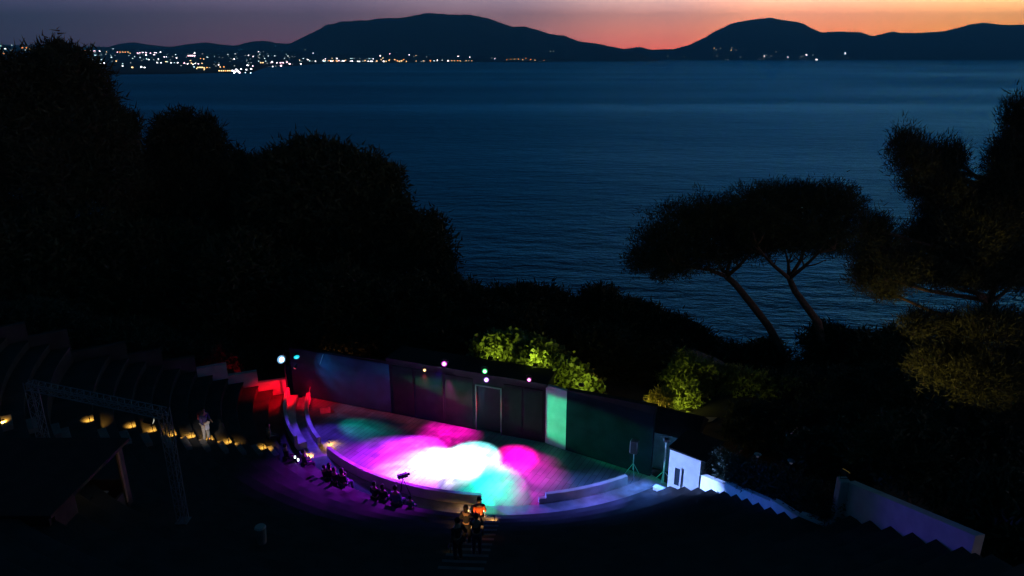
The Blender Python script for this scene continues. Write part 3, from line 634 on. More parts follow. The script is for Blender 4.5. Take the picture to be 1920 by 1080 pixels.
bm = bmesh.new(); box(bm, wc + wn * .002 , (.262, .03, .922), rz=rzw); o = bm_obj('pane', bm, mat('window_glass', (.03, .05, .06), .15, .1, 3, spec=.6), wf)
# steps of pale plinth at its foot
for i, (x, y, z) in enumerate(((7.05, 28.35, .0), )):
    bm = bmesh.new(); box(bm, (x, y, z + .3), (.6, .3, .55), rz=rzw, bevel=.02); o = bm_obj('low_pier', bm, render_w)
    tag(o, 'short white pier at the left foot of the small white building', 'pier')
# end wall of the seating: blue-lit
pts = [(8.6, 27.2, 1.1, 2.0), (9.15, 25.75, 1.8, 2.62), (9.42, 24.4, 2.5, 3.2), (9.75, 22.3, 3.5, 4.2), (10.1, 20.6, 4.3, 4.75), (10.9, 19.9, 4.6, 5.0)]
ew = empty('end_wall', (8.6, 27.2, 0), 'low blue-lit wall stepping along the right end of the seating', 'wall')
for (x0, y0, b0, t0), (x1, y1, b1, t1) in zip(pts, pts[1:]):
    bm = bmesh.new(); vwall(bm, (x0, y0), (x1 , y1), b0 - 1, t0, t1 - .1, .28); o = bm_obj('wall_section', bm, render_w, ew); o.location = (-8.6, -27.2, 0)
uw = empty('retaining_wall', (11.2, 19.9, 0), 'tall sloping retaining wall in the lower right, half brown half violet', 'wall')
bm = bmesh.new(); vwall(bm, (11.2, 19.95), (12.15, 15.2), 4.0, 6.55, 8.1, .3); o = bm_obj('wall', bm, stone_l, uw); o.location = (-11.2, -19.9, 0)
bm = bmesh.new(); box(bm, (11.12, 20.02, 5.35), (.34, .34, 2.5), bevel=.02); o = bm_obj('end_pier', bm, stone_l, uw); o.location = (-11.2, -19.9, 0)

# speaker on a stand
sp = empty('speaker_stand', (*atZ(1186, 893, .02).xy, .02), 'thin black tripod stand under the speaker by the right wall', 'speaker stand')
bm = bmesh.new(); tube(bm, [(0, 0, .4), (0, 0, 1.35)], .02, 8); bm_obj('pole', bm, steelb, sp)
for a in (30, 150, 270):
    bm = bmesh.new(); tube(bm, [(0, 0, .75), (.42 * math.cos(R(a)), .42 * math.sin(R(a)), .01)], .014, 6); bm_obj('leg', bm, steelb, sp)
sk = empty('loudspeaker', (sp.location.x, sp.location.y, 1.37), 'black box loudspeaker on its stand by the right stage wall', 'loudspeaker', rz=R(-25))
bm = bmesh.new(); box(bm, (0, 0, .36), (.38, .36, .7), bevel=.03); bm_obj('cabinet', bm, blackm, sk)
bm = bmesh.new(); box(bm, (0, -.182, .36), (.33, .01, .64), bevel=.003); bm_obj('grille', bm, mat('grille', (.012, .012, .012), .7, .3, 60), sk)
# stage monitor lying at the left end of the stage
mo = empty('stage_monitor', atZ(610, 772, .02), 'small wedge monitor lit red at the left end of the stage', 'monitor speaker', rz=R(20))
bm = bmesh.new(); V = [bm.verts.new(v) for v in [(-.3, -.22, 0), (.3, -.22, 0), (.3, .22, 0), (-.3, .22, 0), (-.3, -.12, .34), (.3, -.12, .34), (.3, .22, .16), (-.3, .22, .16)]]
for f in ((0, 1, 2, 3), (4, 5, 6, 7), (0, 1, 5, 4), (1, 2, 6, 5), (2, 3, 7, 6), (3, 0, 4, 7)): bm.faces.new([V[i] for i in f])
bm_obj('cabinet', bm, mat('monitor_grey', (.25, .25, .25), .6, .2, 6), mo)
bm = bmesh.new(); box(bm, (0, .05, .262), (.5, .26, .01), rot=Matrix.Rotation(math.atan2(-.18, .34), 4, 'X')); bm_obj('grille', bm, blackm, mo)
# cable from the left wall top down to the stage
bm = bmesh.new(); a = atY(606, 664, 38.1); b = atY(584, 715, 38.6); tube(bm, [a, a.lerp(b, .5) + Vector((.05, 0, -.12)), b, Vector((b.x - .3, b.y - .1, .03))], .018, 6)
tag(bm_obj('cable', bm, steelb), 'thin pale cable hanging from the left wall top beside the lamp stand', 'cable')
# pale litter bin on the terrace
lbx = empty('litter_bin', pol(22.1, 249.3, row_z(10)+.39), 'pale round litter bin standing on the dark terrace', 'bin')
bm = bmesh.new(); tube(bm, [(0, 0, 0), (0, 0, .6)], [.14, .18], 14); bm_obj('bin_body', bm, stone_s, lbx)
bm = bmesh.new(); tube(bm, [(0, 0, .602), (0, 0, .65)], [.19, .16], 14); bm_obj('lid', bm, stone_l, lbx)
# shed behind
sd = atZ(1262, 850, 0); shx, shy = 8.3, 31.6
she = empty('shed', (shx, shy, 0), 'dark gabled shed behind the small white building', 'shed', rz=R(-28))
bm = bmesh.new(); box(bm, (0, 0, 1.1), (2.6, 2.2, 2.2)); bm_obj('wall', bm, mat('shed_teal', (.10, .15, .16), .8, .25, 2), she)
bm = bmesh.new(); V = [bm.verts.new(v) for v in [(-1.5, -1.3, 2.15), (1.5, -1.3, 2.15), (1.5, 1.3, 2.15), (-1.5, 1.3, 2.15), (-1.5, 0, 2.95), (1.5, 0, 2.95)]]
for f in ((0, 1, 5, 4), (2, 3, 4, 5), (0, 4, 3), (1, 2, 5), (0, 1, 2, 3)): bm.faces.new([V[i] for i in f])
bm_obj('roof', bm, roofm, she)
# pale path behind the wall
P = [atZ(1210, 805, -.0), atZ(1335, 792, 0), atZ(1345, 784, 0), atZ(1210, 782, 0)]
bm = bmesh.new(); bm.faces.new([bm.verts.new(p + Vector((0, 0, .06))) for p in P]); tag(bm_obj('path', bm, mat('back_path', (.3, .28, .22), .9, .2, 2)), kind='structure')

# path lamps on posts
def post_lamp(P, h, label, col, power, strength, group='path lamps'):
    t = empty('path_lamp', P, label, 'lamp post', group)
    bm = bmesh.new(); tube(bm, [(0, 0, -.3), (0, 0, h)], [.035, .03], 8); bm_obj('post', bm, blackm, t)
    bm = bmesh.new(); tube(bm, [(0, 0, h + .2), (0, 0, h + .16)], [.03, .16], 12); bm_obj('lamp_shade', bm, steelb, t)
    bm = bmesh.new(); bmesh.ops.create_uvsphere(bm, u_segments=12, v_segments=8, radius=.07, matrix=Matrix.Translation((0, 0, h + .07))); bm_obj('bulb', bm, emis('bulb', col, strength), t)
    if power:
        l = bpy.data.lights.new('lamp_light', 'POINT'); l.energy = power * 4; l.color = col; l.shadow_soft_size = .1
        lo = bpy.data.objects.new('lamp_light', l); COL.objects.link(lo); lo.parent = t; lo.location = (0, 0, h - .05)
    return t
for i, (px, py, Y, nm) in enumerate(((1305, 842, 29.8, 'nearest the small white building'), (1350, 837, 28.8, 'second from the small white building'), (1421, 851, 26.5, 'third along the dark hedge'), (1484, 863, 24.5, 'last along the dark hedge'))):
    P = atY(px, py, Y); hh = 1.9; post_lamp(P - Vector((0, 0, hh + .18)), hh, 'unlit lamp post with blue-lit shade, ' + nm, (.5, .6, 1), 0, .05)
YW = (1, .62, .10)
def lamp_at(px, py, Y, h, label, power, strength=3):
    P = atY(px, py, Y); post_lamp(P - Vector((0, 0, h)), h, label, YW, power, strength)
lamp_at(1207, 759, 33.8, 1.6, 'glowing warm lamp post peeping over the right end of the wall', 14, 1.6)
lamp_at(1224, 762, 34.6, 1.6, 'dim warm lamp post next to the gnarled trunk behind the wall', 25, 1.2)

def floodlight(P, target, power, col, cone, label):
    t = empty('floodlight', P, label, 'floodlight', 'ground floodlights behind the stage')
    d = (Vector(target) - Vector(P)).normalized(); q = d.to_track_quat('-Z', 'Y')
    bm = bmesh.new(); box(bm, (0, 0, .04), (.26, .18, .16), bevel=.02); o = bm_obj('housing', bm, blackm, t); o.rotation_mode = 'QUATERNION'; o.rotation_quaternion = q; o.location = (0, 0, .25)
    bm = bmesh.new(); box(bm, (0, 0, -.046), (.22, .14, .01)); g_ = bm_obj('glass', bm, emis('flood_glass', col, .12), t); g_.rotation_mode = 'QUATERNION'; g_.rotation_quaternion = q; g_.location = (0, 0, .25)
    bm = bmesh.new(); tube(bm, [(-.15, 0, .25), (-.15, 0, 0), (.15, 0, 0), (.15, 0, .25)], .012, 5); bm_obj('bracket', bm, blackm, t)
    l = bpy.data.lights.new('flood', 'SPOT'); l.energy = power; l.color = col; l.spot_size = R(cone); l.spot_blend = 1; l.shadow_soft_size = .1
    lo = bpy.data.objects.new('flood', l); COL.objects.link(lo); lo.parent = t; lo.location = Vector((0, 0, .25)) + d * .12; lo.rotation_mode = 'QUATERNION'; lo.rotation_quaternion = q
YL = (.80, 1, .16)
floodlight(Vector((3.6, 32.6, 3.62)), atY(1085, 708, 35.3), 120, YL, 140, 'floodlight hidden behind the green panel, aimed up at the bright shrub')
floodlight(Vector((-1.2, 35.95, 3.66)), atY(945, 650, 37.9), 120, YL, 140, 'floodlight behind the stage house, aimed up at the bright shrub, left one')
floodlight(Vector((1.3, 35.0, 3.66)), atY(1015, 662, 37.9), 120, YL, 140, 'floodlight behind the stage house, aimed up at the bright shrub, right one')
floodlight(Vector((8.8, 35.6, .1)), atY(1320, 715, 38.5), 330, (.85, .95, .14), 90, 'floodlight aimed up at the large round bush')
floodlight(Vector((11.15, 20.05, 6.61)), atY(1790, 590, 22), 850, (1, .70, .14), 80, 'added floodlight on the retaining wall pier to light the near pine')  # added lamp, gives the near pine its dim olive light
floodlight(Vector((-12.5, 41.2, .3)), atY(660, 610, 45), 350, (1, .35, .12), 90, 'faint floodlight behind the left stage wall aimed at the trees')

# ---------------------------------------------------------------- vegetation
def leaves(name, blobs, n, size, m, parent=None, aspect=3.5, up=.3, clump=6, seed=0, shell=.55, flat=False, kind=None):
    """blobs: (centre, radii). Clumps of thin leaves spread through the volume, denser near the skin."""
    g = np.random.default_rng(seed + 11)
    vol = np.array([r[0] * r[1] + r[1] * r[2] + r[0] * r[2] for c, r in blobs]); cnt = np.maximum(8, (n / clump * vol / vol.sum()).astype(int))
    cen = []; out = []
    for (c, r), k in zip(blobs, cnt):
        d = g.normal(size=(k, 3)); d /= np.linalg.norm(d, axis=1)[:, None]
        rad = shell + (1 - shell) * g.random(k) ** .6
        lump = 1 + .24 * np.sin(d[:, 0] * 7 + seed) * np.cos(d[:, 2] * 6 + d[:, 1] * 5) + .15 * g.normal(size=k)
        cen.append(np.array(c) + d * np.array(r) * (rad * lump)[:, None]); out.append(d)
    cen = np.concatenate(cen); out = np.concatenate(out)
    cen = np.repeat(cen, clump, 0); out = np.repeat(out, clump, 0); K = len(cen)
    cen = cen + g.normal(size=(K, 3)) * size * .55
    dr = out * .8 + g.normal(size=(K, 3)) * .75 + np.array([0, 0, up]); dr /= np.linalg.norm(dr, axis=1)[:, None]
    sd_ = np.cross(dr, g.normal(size=(K, 3))); sd_ /= np.linalg.norm(sd_, axis=1)[:, None]
    L_ = size * (.6 + .8 * g.random(K))[:, None]; W = L_ / aspect
    a = cen - sd_ * W * .5; b = cen + sd_ * W * .5; c_ = cen + dr * L_ + sd_ * W * .2; 
    if aspect < 3:                       # broad leaves: quads
        m1 = cen + dr * L_ * .5 + sd_ * W; m0 = cen + dr * L_ * .5 - sd_ * W; vv = np.stack([cen, m1, cen + dr * L_, m0], 1).reshape(-1, 3); q = 4
    else: vv = np.stack([a, b, c_], 1).reshape(-1, 3); q = 3
    me = bpy.data.meshes.new(name); me.vertices.add(len(vv)); me.vertices.foreach_set('co', vv.ravel())
    me.loops.add(len(vv)); me.loops.foreach_set('vertex_index', np.arange(len(vv), dtype=np.int32))
    me.polygons.add(K); me.polygons.foreach_set('loop_start', np.arange(0, K * q, q, dtype=np.int32)); me.polygons.foreach_set('loop_total', np.full(K, q, dtype=np.int32))
    me.update(calc_edges=True)
    return link(name, me, m, parent)
def px_blobs(lst, Y, dth=1.0, jit=0.0):
    out = []
    for i, b in enumerate(lst):
        px, py, rx, ry = b[:4]; yy = Y + (b[4] if len(b) > 4 else jit * math.sin(i * 2.3)); c = atY(px, py, yy); dz = yy * C_ + (CAM_Z - c.z) * S_
        out.append((c, (rx * dz / F, max(rx, ry) * dz / F * .8 * dth, ry * dz / F)))
    return out
def limb(bm, pts, r0, r1, n=7):
    pts = [Vector(p) for p in pts]; k = len(pts); tube(bm, pts, [r0 + (r1 - r0) * i / (k - 1) for i in range(k)], n)
def tree(name, label, cat, blobs, Y, base_px, n, size, m=needlem, aspect=5, group=None, seed=0, bk=bark, trunk_r=.28, up=.35, clump=7, shell=.5):
    B = px_blobs(blobs, Y, jit=1.2)
    bx = sum(b[0].x for b in B) / len(B) if base_px is None else atY(base_px, 500, Y).x
    gz_ = ground_h(bx, Y); base = Vector((bx, Y, gz_ - .2))
    t = empty(name, base, label, cat, group); off = -base
    bm = bmesh.new(); top = max(B, key=lambda b: b[0].z + b[1][2]); tz = top[0].z + top[1][2] * .5
    tp = Vector((top[0].x, top[0].y, max(tz, gz_ + 1)))
    sp_ = [base, base.lerp(tp, .35) + Vector((.15, 0, 0)), base.lerp(tp, .7), tp]
    limb(bm, sp_, trunk_r, .05)
    for c, r in B:
        f = max(.25, min(.85, (c.z - r[2] - base.z) / max(.5, tp.z - base.z))); p0 = base.lerp(tp, f)
        limb(bm, [p0, p0.lerp(c, .5) + Vector((0, 0, .15 * r[2])), c, c + Vector((0, 0, r[2] * .6))], trunk_r * .4, .03, 5)
    o = bm_obj('trunk', bm, bk, t, smooth=True); o.location = off
    rs = random.Random(seed * 31 + 5); sat = []
    for c, r in B:
        for _ in range(7):
            a_ = rs.uniform(0, 6.28); e_ = rs.uniform(-.1, 1.4); d_ = Vector((math.cos(a_) * math.cos(e_), math.sin(a_) * math.cos(e_), math.sin(e_)))
            f_ = rs.uniform(.16, .30); sat.append((Vector(c) + Vector((d_.x * r[0], d_.y * r[1], d_.z * r[2])) * .98, (r[0] * f_, r[1] * f_, r[2] * f_ * rs.uniform(.8, 1.25))))
    B = list(B) + sat
    o = leaves('crown', B, int(n * 1.15), size, m, t, aspect, up, clump, seed, shell); o.location = off
    return t
GL = 'tall trees on the left hillside'
tree('pine_tree', 'tallest dark pine at the left edge, its top against the sky', 'tree', [(112, 116, 24, 28), (75, 132, 28, 24), (150, 135, 38, 34), (105, 150, 70, 48), (175, 190, 42, 45), (50, 180, 70, 60), (228, 245, 32, 30), (195, 270, 50, 42), (120, 240, 100, 70), (20, 260, 80, 90), (150, 320, 95, 70), (50, 350, 110, 80), (210, 345, 60, 50)], 50, 90, 60000, .55, group=GL, seed=1, trunk_r=.45)
tree('pine_tree', 'pointed dark pine second from the left edge', 'tree', [(343, 240, 22, 28), (388, 252, 18, 26), (310, 250, 18, 22), (345, 285, 62, 42), (400, 290, 28, 36), (370, 335, 66, 50), (300, 330, 55, 50), (350, 400, 95, 60), (270, 420, 70, 60)], 57, 350, 42000, .55, group=GL, seed=2, trunk_r=.35)
tree('pine_tree', 'narrow dark tree between the pointed pine and the domed one', 'tree', [(452, 315, 13, 26), (482, 322, 14, 22), (465, 360, 36, 40), (450, 430, 50, 60)], 60, 465, 14000, .5, group=GL, seed=3, trunk_r=.22)
tree('broadleaf_tree', 'broad domed dark tree left of the open sea', 'tree', [(588, 300, 62, 34), (530, 320, 42, 40), (655, 325, 58, 38), (710, 345, 42, 38), (600, 375, 120, 65), (725, 395, 42, 36), (520, 420, 70, 70), (770, 435, 58, 34), (810, 470, 40, 38), (690, 450, 100, 60), (760, 510, 80, 45), (600, 490, 110, 60), (820, 520, 32, 32)], 54, 620, 70000, .5, leafm, 3.2, group=GL, seed=4, trunk_r=.5)
tree('broadleaf_tree', 'dark tree low at the left edge under the tallest pine', 'tree', [(40, 480, 110, 80), (150, 470, 90, 70), (60, 570, 120, 70), (170, 560, 80, 60)], 46, 80, 32000, .5, leafm, 3.2, group=GL, seed=5)
tree('broadleaf_tree', 'dark round tree between two pines above the seating', 'tree', [(280, 500, 90, 70), (370, 500, 80, 60), (300, 590, 100, 55), (230, 570, 70, 55)], 48, 310, 32000, .5, leafm, 3.2, group=GL, seed=6)
tree('broadleaf_tree', 'dark tree behind the blue lamp stand', 'tree', [(460, 510, 80, 60), (520, 560, 80, 60), (440, 600, 80, 50), (540, 620, 70, 40)], 46, 480, 30000, .5, leafm, 3.2, group=GL, seed=7)
tree('broadleaf_tree', 'dark tree with a faint warm glow low behind the left stage wall', 'tree', [(640, 560, 90, 50), (720, 580, 80, 50), (620, 620, 90, 40), (790, 590, 60, 55), (710, 640, 70, 36)], 45, 660, 34000, .4, leafm, 3.0, group=GL, seed=8)
GB = 'dark shrubs along the cliff edge'
cliff = [('dark shrub under the right side of the domed tree', [(850, 560, 40, 34), (880, 575, 40, 34), (860, 620, 60, 40)], 48),
 ('low dark shrub left of centre against the sea', [(940, 568, 36, 24), (985, 570, 40, 28), (960, 610, 60, 36)], 51),
 ('small peaked dark shrub at the cliff edge in the middle', [(1030, 568, 34, 22), (1065, 585, 36, 24), (1045, 620, 56, 34)], 53),
 ('tallest rounded shrub of the cliff edge behind the stage house', [(1128, 575, 40, 30), (1165, 590, 38, 26), (1140, 630, 70, 40)], 54),
 ('sloping dark shrub right of the rounded one', [(1215, 605, 46, 26), (1260, 622, 40, 24), (1230, 655, 70, 34)], 55),
 ('lowest dark shrub at the end of the cliff edge', [(1300, 645, 40, 22), (1345, 668, 40, 22), (1310, 690, 60, 28)], 55),
 ('dark shrub at the foot of the left umbrella pine', [(1400, 690, 55, 34), (1440, 670, 36, 26), (1450, 710, 50, 30)], 50),
 ('dark shrub at the foot of the right umbrella pine', [(1545, 645, 40, 30), (1580, 655, 46, 30), (1560, 700, 70, 44)], 49),
 ('dark shrub between right umbrella pine and near pine', [(1640, 655, 44, 22), (1690, 650, 46, 28), (1660, 700, 70, 40)], 47)]
for i, (lb_, bl_, Y) in enumerate(cliff):
    tree('shrub', lb_, 'shrub', bl_, Y, None, 15000, .42, leafm, 3.2, GB, 20 + i, trunk_r=.14)
# mid fill shrubs behind the wall
fillers = [('dark shrub behind the middle of the stage house', [(800, 650, 70, 40), (870, 650, 60, 36)], 42.5), ('dark shrub above the bright green one', [(960, 625, 60, 34), (1030, 640, 60, 36)], 44),
 ('dark shrub behind the green panel', [(1130, 665, 70, 40), (1180, 700, 60, 40)], 43), ('dark shrub left of the round lit bush', [(1200, 720, 46, 34), (1235, 690, 50, 36)], 42)]
for i, (lb_, bl_, Y) in enumerate(fillers): tree('shrub', lb_, 'shrub', bl_, Y, None, 14000, .36, leafm, 3.2, GB, 40 + i, trunk_r=.12)
# low dark shrubs behind the left end of the seating
for i, (bl_, Y, lb_) in enumerate((([(470, 690, 50, 26), (520, 690, 40, 26)], 42.5, 'low dark shrub behind the red-lit end wall'), ([(360, 672, 60, 30), (420, 680, 50, 26)], 41, 'low dark shrub behind the left rows, near the red light'), ([(220, 645, 80, 34), (300, 660, 60, 30)], 39.5, 'low dark shrub behind the left rows, middle one'), ([(60, 620, 90, 40), (140, 635, 70, 34)], 38, 'low dark shrub behind the left rows at the far left'))):
    tree('shrub', lb_, 'shrub', bl_, Y, None, 12000, .34, hedgem, 3, GB, 110 + i, trunk_r=.1)
# lit shrubs
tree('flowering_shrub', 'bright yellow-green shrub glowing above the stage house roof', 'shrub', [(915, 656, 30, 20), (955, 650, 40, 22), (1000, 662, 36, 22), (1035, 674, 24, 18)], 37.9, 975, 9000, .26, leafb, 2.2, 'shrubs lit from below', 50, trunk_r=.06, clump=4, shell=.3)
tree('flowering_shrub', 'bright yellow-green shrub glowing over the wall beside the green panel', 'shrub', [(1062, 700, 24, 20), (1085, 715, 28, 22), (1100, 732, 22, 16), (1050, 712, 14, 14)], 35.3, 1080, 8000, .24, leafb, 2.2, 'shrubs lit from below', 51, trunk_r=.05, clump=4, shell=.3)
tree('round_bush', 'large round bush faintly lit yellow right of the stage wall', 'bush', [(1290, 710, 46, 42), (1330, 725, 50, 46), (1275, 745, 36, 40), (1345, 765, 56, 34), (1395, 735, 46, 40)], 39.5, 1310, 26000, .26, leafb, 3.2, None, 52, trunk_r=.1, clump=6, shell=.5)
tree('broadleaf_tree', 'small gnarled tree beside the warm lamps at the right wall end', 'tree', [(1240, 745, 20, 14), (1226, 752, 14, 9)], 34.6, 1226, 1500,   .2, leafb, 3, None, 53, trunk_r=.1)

# umbrella pines
def umbrella(label, crown, forks, trunk, Y, seed, r0):
    base = atY(*trunk[0], Y); base.z = min(base.z, ground_h(base.x, Y)) - .3
    t = empty('umbrella_pine', base, label, 'tree', 'umbrella pines on the cliff'); off = -base
    bm = bmesh.new(); P = [base] + [atY(px, py, Y) for px, py in trunk]
    limb(bm, P, r0, r0 * .62, 9)
    top = P[-1]
    for f in forks:
        Q = [top] + [atY(px, py, Y + dy) for px, py, dy in f]; limb(bm, Q, r0 * .48, .045, 7)
        for q in range(1, len(Q)):
            for s_ in range(3):
                e = Q[q] + Vector((random.uniform(-1.3, 1.3), random.uniform(-1.5, 1.5), random.uniform(.5, 1.5))); limb(bm, [Q[q], Q[q].lerp(e, .5) + Vector((0, 0, -.1)), e], .07, .02, 5)
    o = bm_obj('trunk', bm, bark_red, t, smooth=True); o.location = off
    o = leaves('crown', px_blobs(crown, Y, 1.25, .8), 64000, .28, needlem, t, 6, .5, 8, seed, .3); o.location = off
UY = 50
umbrella('left umbrella pine leaning over the sea, with the wider flat crown', [(1195, 490, 26, 24), (1225, 460, 40, 40), (1250, 495, 50, 22), (1275, 425, 60, 45), (1340, 410, 70, 44), (1310, 475, 70, 28), (1390, 425, 60, 50), (1400, 465, 50, 22), (1240, 515, 20, 10)],
 [[(1330, 506, -1), (1300, 502, -2), (1262, 492, -2)], [(1345, 490, 1.5), (1330, 465, 2)], [(1368, 490, 1), (1366, 465, 1), (1375, 430, 1)], [(1385, 500, -1), (1410, 470, -1.5), (1422, 445, -1)]], [(1476, 685), (1462, 650), (1440, 610), (1405, 565), (1378, 532), (1362, 518)], UY, 61, .36)
umbrella('right umbrella pine with the higher crown beside the near pine', [(1430, 380, 60, 34), (1500, 368, 60, 26), (1560, 370, 46, 28), (1585, 400, 42, 40), (1500, 420, 85, 44), (1430, 430, 50, 36), (1545, 450, 60, 26), (1470, 455, 50, 16)],
 [[(1450, 497, -1), (1432, 478, -1.5), (1420, 460, -2)], [(1478, 492, 1), (1470, 462, 1.5)], [(1500, 490, 0), (1512, 460, 0), (1514, 430, 0)], [(1508, 500, -1), (1535, 474, -1.5), (1565, 468, -2)]], [(1540, 640), (1534, 605), (1512, 575), (1490, 545), (1480, 522)], UY - 1.5, 62, .34)

# near pine on the right
def near_pine():
    Y = 23; base = Vector((17.2, 23.5, 2.0)); t = empty('pine_tree', base, 'large near pine filling the right edge, with upright needle tufts', 'tree'); off = -base
    bl_ = [(1908, 215, 24, 40), (1935, 260, 60, 60), (1925, 330, 70, 70), (1900, 400, 90, 60), (1692, 280, 18, 46), (1720, 300, 28, 42), (1765, 305, 36, 40), (1735, 345, 44, 34), (1790, 300, 16, 32), (1765, 390, 50, 40), (1830, 420, 80, 50), (1860, 480, 90, 50), (1740, 450, 60, 38), (1690, 500, 50, 44), (1640, 470, 40, 50), (1625, 510, 34, 40), (1640, 430, 34, 34), (1660, 545, 30, 20), (1740, 510, 60, 28), (1820, 520, 70, 22), (1920, 510, 60, 40), (1860, 380, 60, 40), (1800, 460, 70, 50), (1880, 300, 30, 40), (1780, 350, 40, 36)]
    bl2 = [(1720, 605, 34, 26), (1790, 620, 60, 34), (1860, 610, 60, 36), (1930, 640, 70, 60), (1770, 680, 60, 44), (1850, 700, 80, 60), (1910, 740, 60, 60)]
    B = px_blobs(bl_, Y, 1, .9) + px_blobs(bl2, Y - 1.5, 1, .7)
    bm = bmesh.new(); tp = atY(1925, 200, Y + .5); sp_ = [base, base.lerp(tp, .3), base.lerp(tp, .65) + Vector((.2, 0, 0)), tp]; limb(bm, sp_, .34, .06, 10)
    for c, r in B:
        p0 = base.lerp(tp, max(.2, min(.9, (c.z - base.z - 1.2) / (tp.z - base.z)))); limb(bm, [p0, p0.lerp(c, .5) + Vector((0, 0, -.15)), c, c + Vector((0, 0, r[2] * .7))], .09, .018, 6)
    o = bm_obj('trunk', bm, bark, t, smooth=True); o.location = off
    o = leaves('crown', B, 230000, .19, needlem, t, 8, .9, 9, 70, .25); o.location = off
near_pine()
# lower right dark shrubs and the hedge
GH = 'dark shrubs in the lower right'
right_fill = [('dark shrub below the umbrella pines', [(1470, 745, 70, 44), (1540, 740, 70, 46)], 40), ('dark shrub behind the lamp posts, left part', [(1430, 800, 60, 34), (1500, 810, 60, 34)], 33),
 ('shrub with pale bluish leaves behind the hedge', [(1500, 800, 30, 20), (1550, 795, 34, 20), (1600, 800, 46, 30)], 30), ('dark shrub under the near pine', [(1640, 750, 80, 50), (1720, 770, 80, 60)], 31),
 ('dark shrub right of the retaining wall top', [(1680, 850, 80, 60), (1780, 880, 80, 70)], 23), ('dark shrub at the right edge, middle height', [(1850, 800, 80, 80), (1930, 850, 70, 90)], 24),
 ('dark shrub in the bottom right corner', [(1880, 960, 70, 60), (1840, 1010, 50, 40), (1930, 1020, 60, 60)], 17.5), ('dark shrub left of the retaining wall', [(1540, 860, 60, 40), (1600, 870, 50, 36)], 25)]
for i, (lb_, bl_, Y) in enumerate(right_fill): tree('shrub', lb_, 'shrub', bl_, Y, None, 16000, .26, hedgem, 3, GH, 80 + i, trunk_r=.1)
# clipped hedge above the end wall
he = empty('hedge', (9.6, 26.5, 1.2), 'dark clipped hedge standing above the blue-lit end wall', 'hedge')
HB = []
for i in range(16):
    t = i / 15; x = 9.5 + 1.6 * t; y = 27.6 - 7.4 * t; z = 1.9 + 2.9 * t; HB.append((Vector((x, y, z + .25)), (.62, .5, .95)))
o = leaves('foliage', HB, 42000, .12, hedgem, he, 3, .2, 6, 90, .3); o.location = -Vector(he.location)
# white flowers in the corner
fs = empty('flowering_plant', (14.2, 17.0, 6.0), 'small plant with tiny white flowers in the bottom right corner', 'plant')
fo = -Vector(fs.location); FP = [atY(px, py, 16.4) for px, py in ((1896, 1061), (1878, 1071), (1876, 1079), (1899, 1066), (1905, 1075))]
bm = bmesh.new()
for p in FP: limb(bm, [Vector((14.1, 16.6, 6.6)), p], .012, .006, 5)
o = bm_obj('stem', bm, hedgem, fs); o.location = fo
o = leaves('foliage', [(sum(FP, Vector()) / 5 - Vector((0, 0, .15)), (.3, .3, .2))], 500, .1, hedgem, fs, 2.2, .3, 4, 91, .2); o.location = fo
for p in FP:
    bm = bmesh.new()
    for k in range(5): box(bm, p + Vector((.022 * math.cos(k * 1.257), .022 * math.sin(k * 1.257), 0)), (.03, .02, .006), rz=k * 1.257)
    o = bm_obj('flower', bm, mat('petal', (.85, .85, .8), .7, .05, 5), fs); o.location = fo

